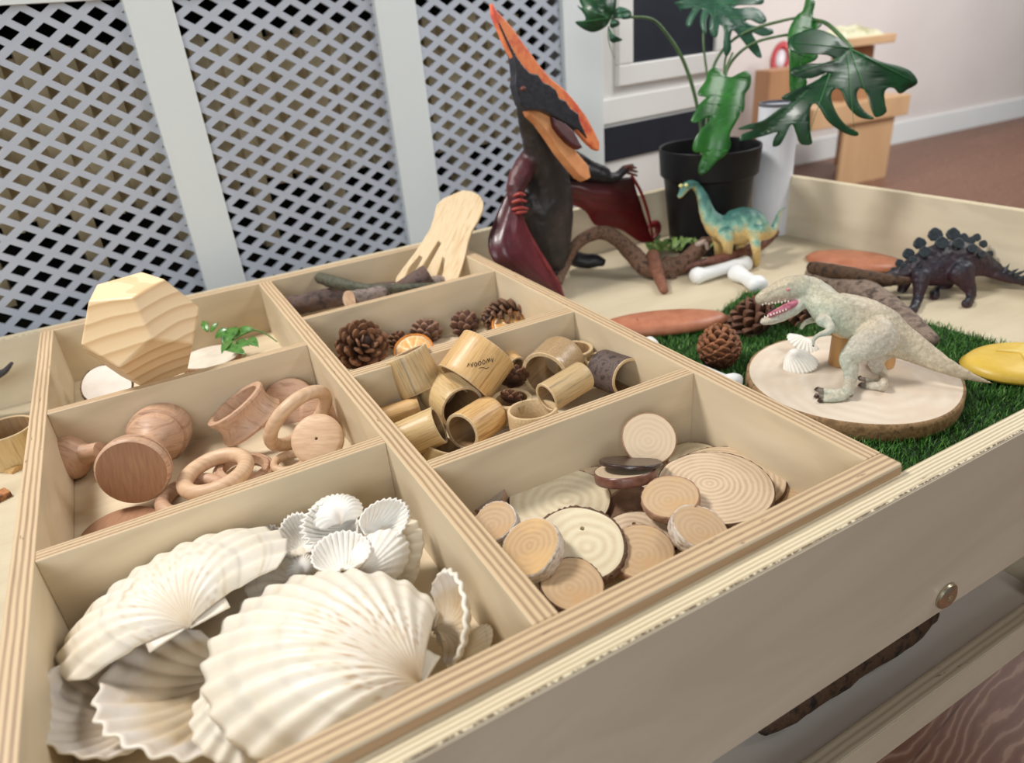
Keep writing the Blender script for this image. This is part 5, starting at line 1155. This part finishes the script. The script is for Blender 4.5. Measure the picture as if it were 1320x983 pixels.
LE=[(650,15),(700,-5),(760,-40),(1080,-40),(1122,18),(1060,26),(990,28),(972,42),(1000,46),(1065,40),(1115,65),(1138,110),(1105,128),(1055,105),(1028,112),(1050,128),(1100,142),(1160,150),(1172,178),(1120,192),(1062,172),(1090,225),(1115,300),(1085,298),(1040,250),(1000,200),(962,160),(948,205),(952,260),(925,300),(910,250),(915,165),(892,130),(880,190),(855,195),(835,150),(842,70),(820,118),(822,180),(800,165),(788,110),(800,45),(765,85),(738,140),(715,135),(720,100),(748,48),(705,48),(682,58),(674,34)]
leaf('blue green split leaf at the top centre',LE,(710,0),4.097,1.42,LM3,((850,-30),(1080,280)),[((880,20),(1110,15)),((940,90),(1130,100)),((985,150),(1165,165)),((870,10),(860,180)),((930,90),(925,280))],bulge=.02)
SM=gmat('petiole',(58,86,48),(84,112,66),scale=60,rough=.45)
def pz(x,y,d,r=5): return (710+x/4.097,y/4.097,d,r/4.097)
base=(905,212,1.44,2)
for P in ([pz(310,95,1.335,4),pz(430,90,1.34,7),pz(540,105,1.36,8),pz(620,190,1.38,9),pz(690,300,1.40,10),pz(740,430,1.42,10),pz(775,570,1.44,10),pz(795,700,1.45,10),(905,222,1.45,2.5)],
          [pz(925,300,1.41,6),pz(918,340,1.42,6),pz(905,500,1.43,7),pz(880,700,1.44,8),(910,222,1.45,2)],
          [pz(805,110,1.43,5),pz(808,250,1.43,6),pz(825,390,1.44,6),pz(850,600,1.445,6),(903,222,1.45,2)],
          [(940+375/3.474,85/3.474,1.33,2),pz(1300,95,1.34,7),pz(1200,115,1.36,8),pz(1080,150,1.39,8),pz(970,205,1.41,8),pz(890,290,1.43,8),pz(850,390,1.44,8),pz(830,560,1.445,8),(906,222,1.45,2)],
          [(940+275/3.474,155/3.474,1.33,2),pz(1210,190,1.35,7),pz(1090,220,1.38,8),pz(1000,275,1.40,8),pz(935,360,1.42,8),pz(905,480,1.43,8),pz(890,640,1.44,8),(908,222,1.45,2)],
          [(1097,62,1.25,3),(1081,44,1.27,2.6),(1065,30,1.30,2.5),(1048,25,1.33,2.2)],
          [pz(305,140,1.335,3),pz(303,200,1.335,3),pz(315,250,1.335,2.5),pz(335,308,1.335,1.5)],
          [pz(925,405,1.31,6),pz(930,350,1.35,6),pz(960,280,1.39,6)]):
    vv,ff=S3([(a_,b_,c_-.14,d_) for a_,b_,c_,d_ in P],n=8,sub=5); mesh('stem',vv,ff,SM,ppt,world=True)
# leaf rosette and small succulent leaves in front of the pot
su=thing('succulent_sprigs','pale green artificial succulent leaves piled behind the root','artificial plant',U(865,330,ZO))
SUC=gmat('succulent',(86,116,58),(130,156,84),scale=60,rough=.5,c3=(60,86,50))
rs=np.random.RandomState(9)
for i in range(80):
    u=836+rs.rand()*78; v=326-rs.rand()*12-(6 if u>875 else 0)*rs.rand(); z=ZO+.006+rs.rand()*.022; A=U(u,v,z); a=rs.uniform(0,6.28); B=A+Vector((math.cos(a)*.022,math.sin(a)*.012,rs.uniform(.004,.02)))
    leafblade(A,B,.0042,BACK+Vector((0,0,.5)),SUC,'leaf',su,n=4,m=4)
# white tube behind the plant
TUBE=gmat('white_tube',(222,225,232),(232,234,240),scale=8,rough=.5)
tc_=D(990,300,YD(990,300,.735)); tc_.z=ZO; dt=YD(990,300,.735); tb=thing('paper_tube','tall white paper roll standing in the back right corner of the tray','paper roll',tc_)
rr_=23*dt/F; up_h=D(990,134,YD(990,134,.735)).z-ZO
v,f=lathe([(0,.0005),(rr_,.0005),(rr_,up_h-.004),(rr_*.93,up_h-.004),(rr_*.93,up_h-.03),(0,up_h-.03)],48); mesh('roll',v,f,TUBE,tb,auto=35)
v,f=lathe([(rr_*.92,up_h-.005),(rr_*1.015,up_h-.005),(rr_*1.015,up_h),(rr_*.92,up_h)],48,close=True); mesh('rim',v,f,gmat('rim_grey',(86,88,94),(100,102,108),rough=.5),tb,auto=35)
# ------------------------------------------------------------------ play stand by the far wall
LW=gmat('stand_wood',(196,158,118),(210,174,134),scale=6,stretch=(1,1,.3),rough=.5)
LW2=gmat('stand_wood_dark',(170,124,88),(186,140,102),scale=6,stretch=(1,1,.3),rough=.5)
ft=U(1140,228,-.55); ds=(CR.transposed()@(ft-CP)).z*-1
yawS=math.atan2(dr.y,dr.x)
SM_=Matrix.Translation(ft)@Matrix.Rotation(yawS-.05,4,'Z')
stn=thing('play_stand','small wooden play stand with two shelves by the far white wall','play stand',SM_)
def loc2(u,v):  # pixel to local (x,z) in the stand's front plane
    Minv=SM_.inverted(); o_=Minv@CP; d=(Minv.to_3x3()@ray(u,v)); t=-o_.y/d.y; p=o_+d*t; return p.x,p.z
def sbox(name,p,q_,y0,y1,mat):
    x0,z1=loc2(*p);x1,z0=loc2(*q_); v,f=boxv(min(x0,x1),max(x0,x1),y0,y1,min(z0,z1),max(z0,z1)); return bevel(mesh(name,v,f,mat,stn,False),.004)
sbox('side_board',(1090,158),(1141,232),0,.02,LW)
sbox('side_board',(1148,138),(1162,218),.12,.30,LW2)
sbox('lower_shelf',(1045,141),(1166,147),-.02,.30,LW)
sbox('upper_post',(1108,62),(1128,140),.05,.16,LW2)
sbox('upper_shelf',(1090,50),(1150,54),-.02,.20,LW)
sbox('rear_post',(1014,92),(1036,232),.10,.20,LW2)
# cloth on top
x0,z0=loc2(1070,52);x1,z1=loc2(1146,30); m=SM_
CL=gmat('silk_cloth',(206,204,168),(222,220,190),scale=12,rough=.35,c3=(176,172,128))
N=26;v=[];f=[]
for i in range(N+1):
    for j in range(N+1):
        s_,t_=i/N,j/N; h=math.sin(PI*s_)**.5*math.sin(PI*t_)**.5
        v.append(Vector((x0+(x1-x0)*s_,.0+.16*t_,z0-.006+(z1-z0)*1.5*h*(.75+.45*NS.noise(Vector((s_*5,t_*5,2)))))))
for i in range(N):
    for j in range(N): k=i*(N+1)+j; f.append((k,k+1,k+N+2,k+N+1))
o=mesh('folded_cloth',v,f,CL,None,True); o.matrix_world=m; tag(o,'crumpled pale yellow green silk cloth on top of the play stand','cloth')
# red rimmed mirror
mm=D(1006,76,ds-.1); rr2=12.5*ds/F
mi=thing('hand_mirror','red rimmed oval with a pale centre hanging by the play stand','mirror',frame(mm,BACK,RIGHT))
v,f=lathe([(rr2*.58,-.01),(rr2*1.0,-.01),(rr2*1.05,0),(rr2*1.0,.01),(rr2*.58,.01)],40,close=True); mesh('red_rim',[(x*.95+y*.28,y*1.7,z) for x,y,z in v],f,gmat('red_paint',(170,28,36),(186,38,46),rough=.4),mi)
v,f=lathe([(0,-.006),(rr2*.62,-.006),(rr2*.62,.004),(0,.004)],40); mesh('pale_centre',[(x*.95+y*.28,y*1.7,z) for x,y,z in v],f,gmat('pale_centre',(214,208,214),(224,220,224),rough=.4),mi)
# ------------------------------------------------------------------ lights
def area(name,loc,tgt,size,power,col,sy=None):
    l=bpy.data.lights.new(name,'AREA'); l.shape='RECTANGLE'; l.size=size; l.size_y=sy or size; l.energy=power; l.color=col
    o=bpy.data.objects.new(name,l); COL.objects.link(o); o.location=loc; o.rotation_euler=(Vector(tgt)-Vector(loc)).to_track_quat('-Z','Y').to_euler(); return o
area('ceiling_light_key',(-1.15,1.0,1.75),(.1,.2,-.05),.42,46,(1,.965,.92))
area('ceiling_light_right',(1.5,-.9,1.9),(0,.3,-.05),.5,9,(1,.97,.93))
area('fill_light_left',(-2.0,-2.2,1.4),(0,1.2,.2),1.6,52,(.93,.97,1))  # added fill from the camera side for the front panel, not a window
area('ceiling_light_far',(3.2,.6,1.9),(3.0,2.6,-.2),1.2,68,(1,.98,.97))
area('fill_light_back',(1.3,.1,1.5),(.75,1.1,.1),.5,12,(1,.98,.96))  # fill added to brighten the trellis and cupboard whites
wd_=bpy.data.worlds.new('world'); sc.world=wd_; wd_.use_nodes=True; bg=wd_.node_tree.nodes['Background']; bg.inputs[0].default_value=(.93,.96,1,1); bg.inputs[1].default_value=.13
sc.view_settings.view_transform='Standard'; sc.view_settings.exposure=0.0; sc.view_settings.look='None'
try: sc.cycles.use_denoising=True
except Exception: pass
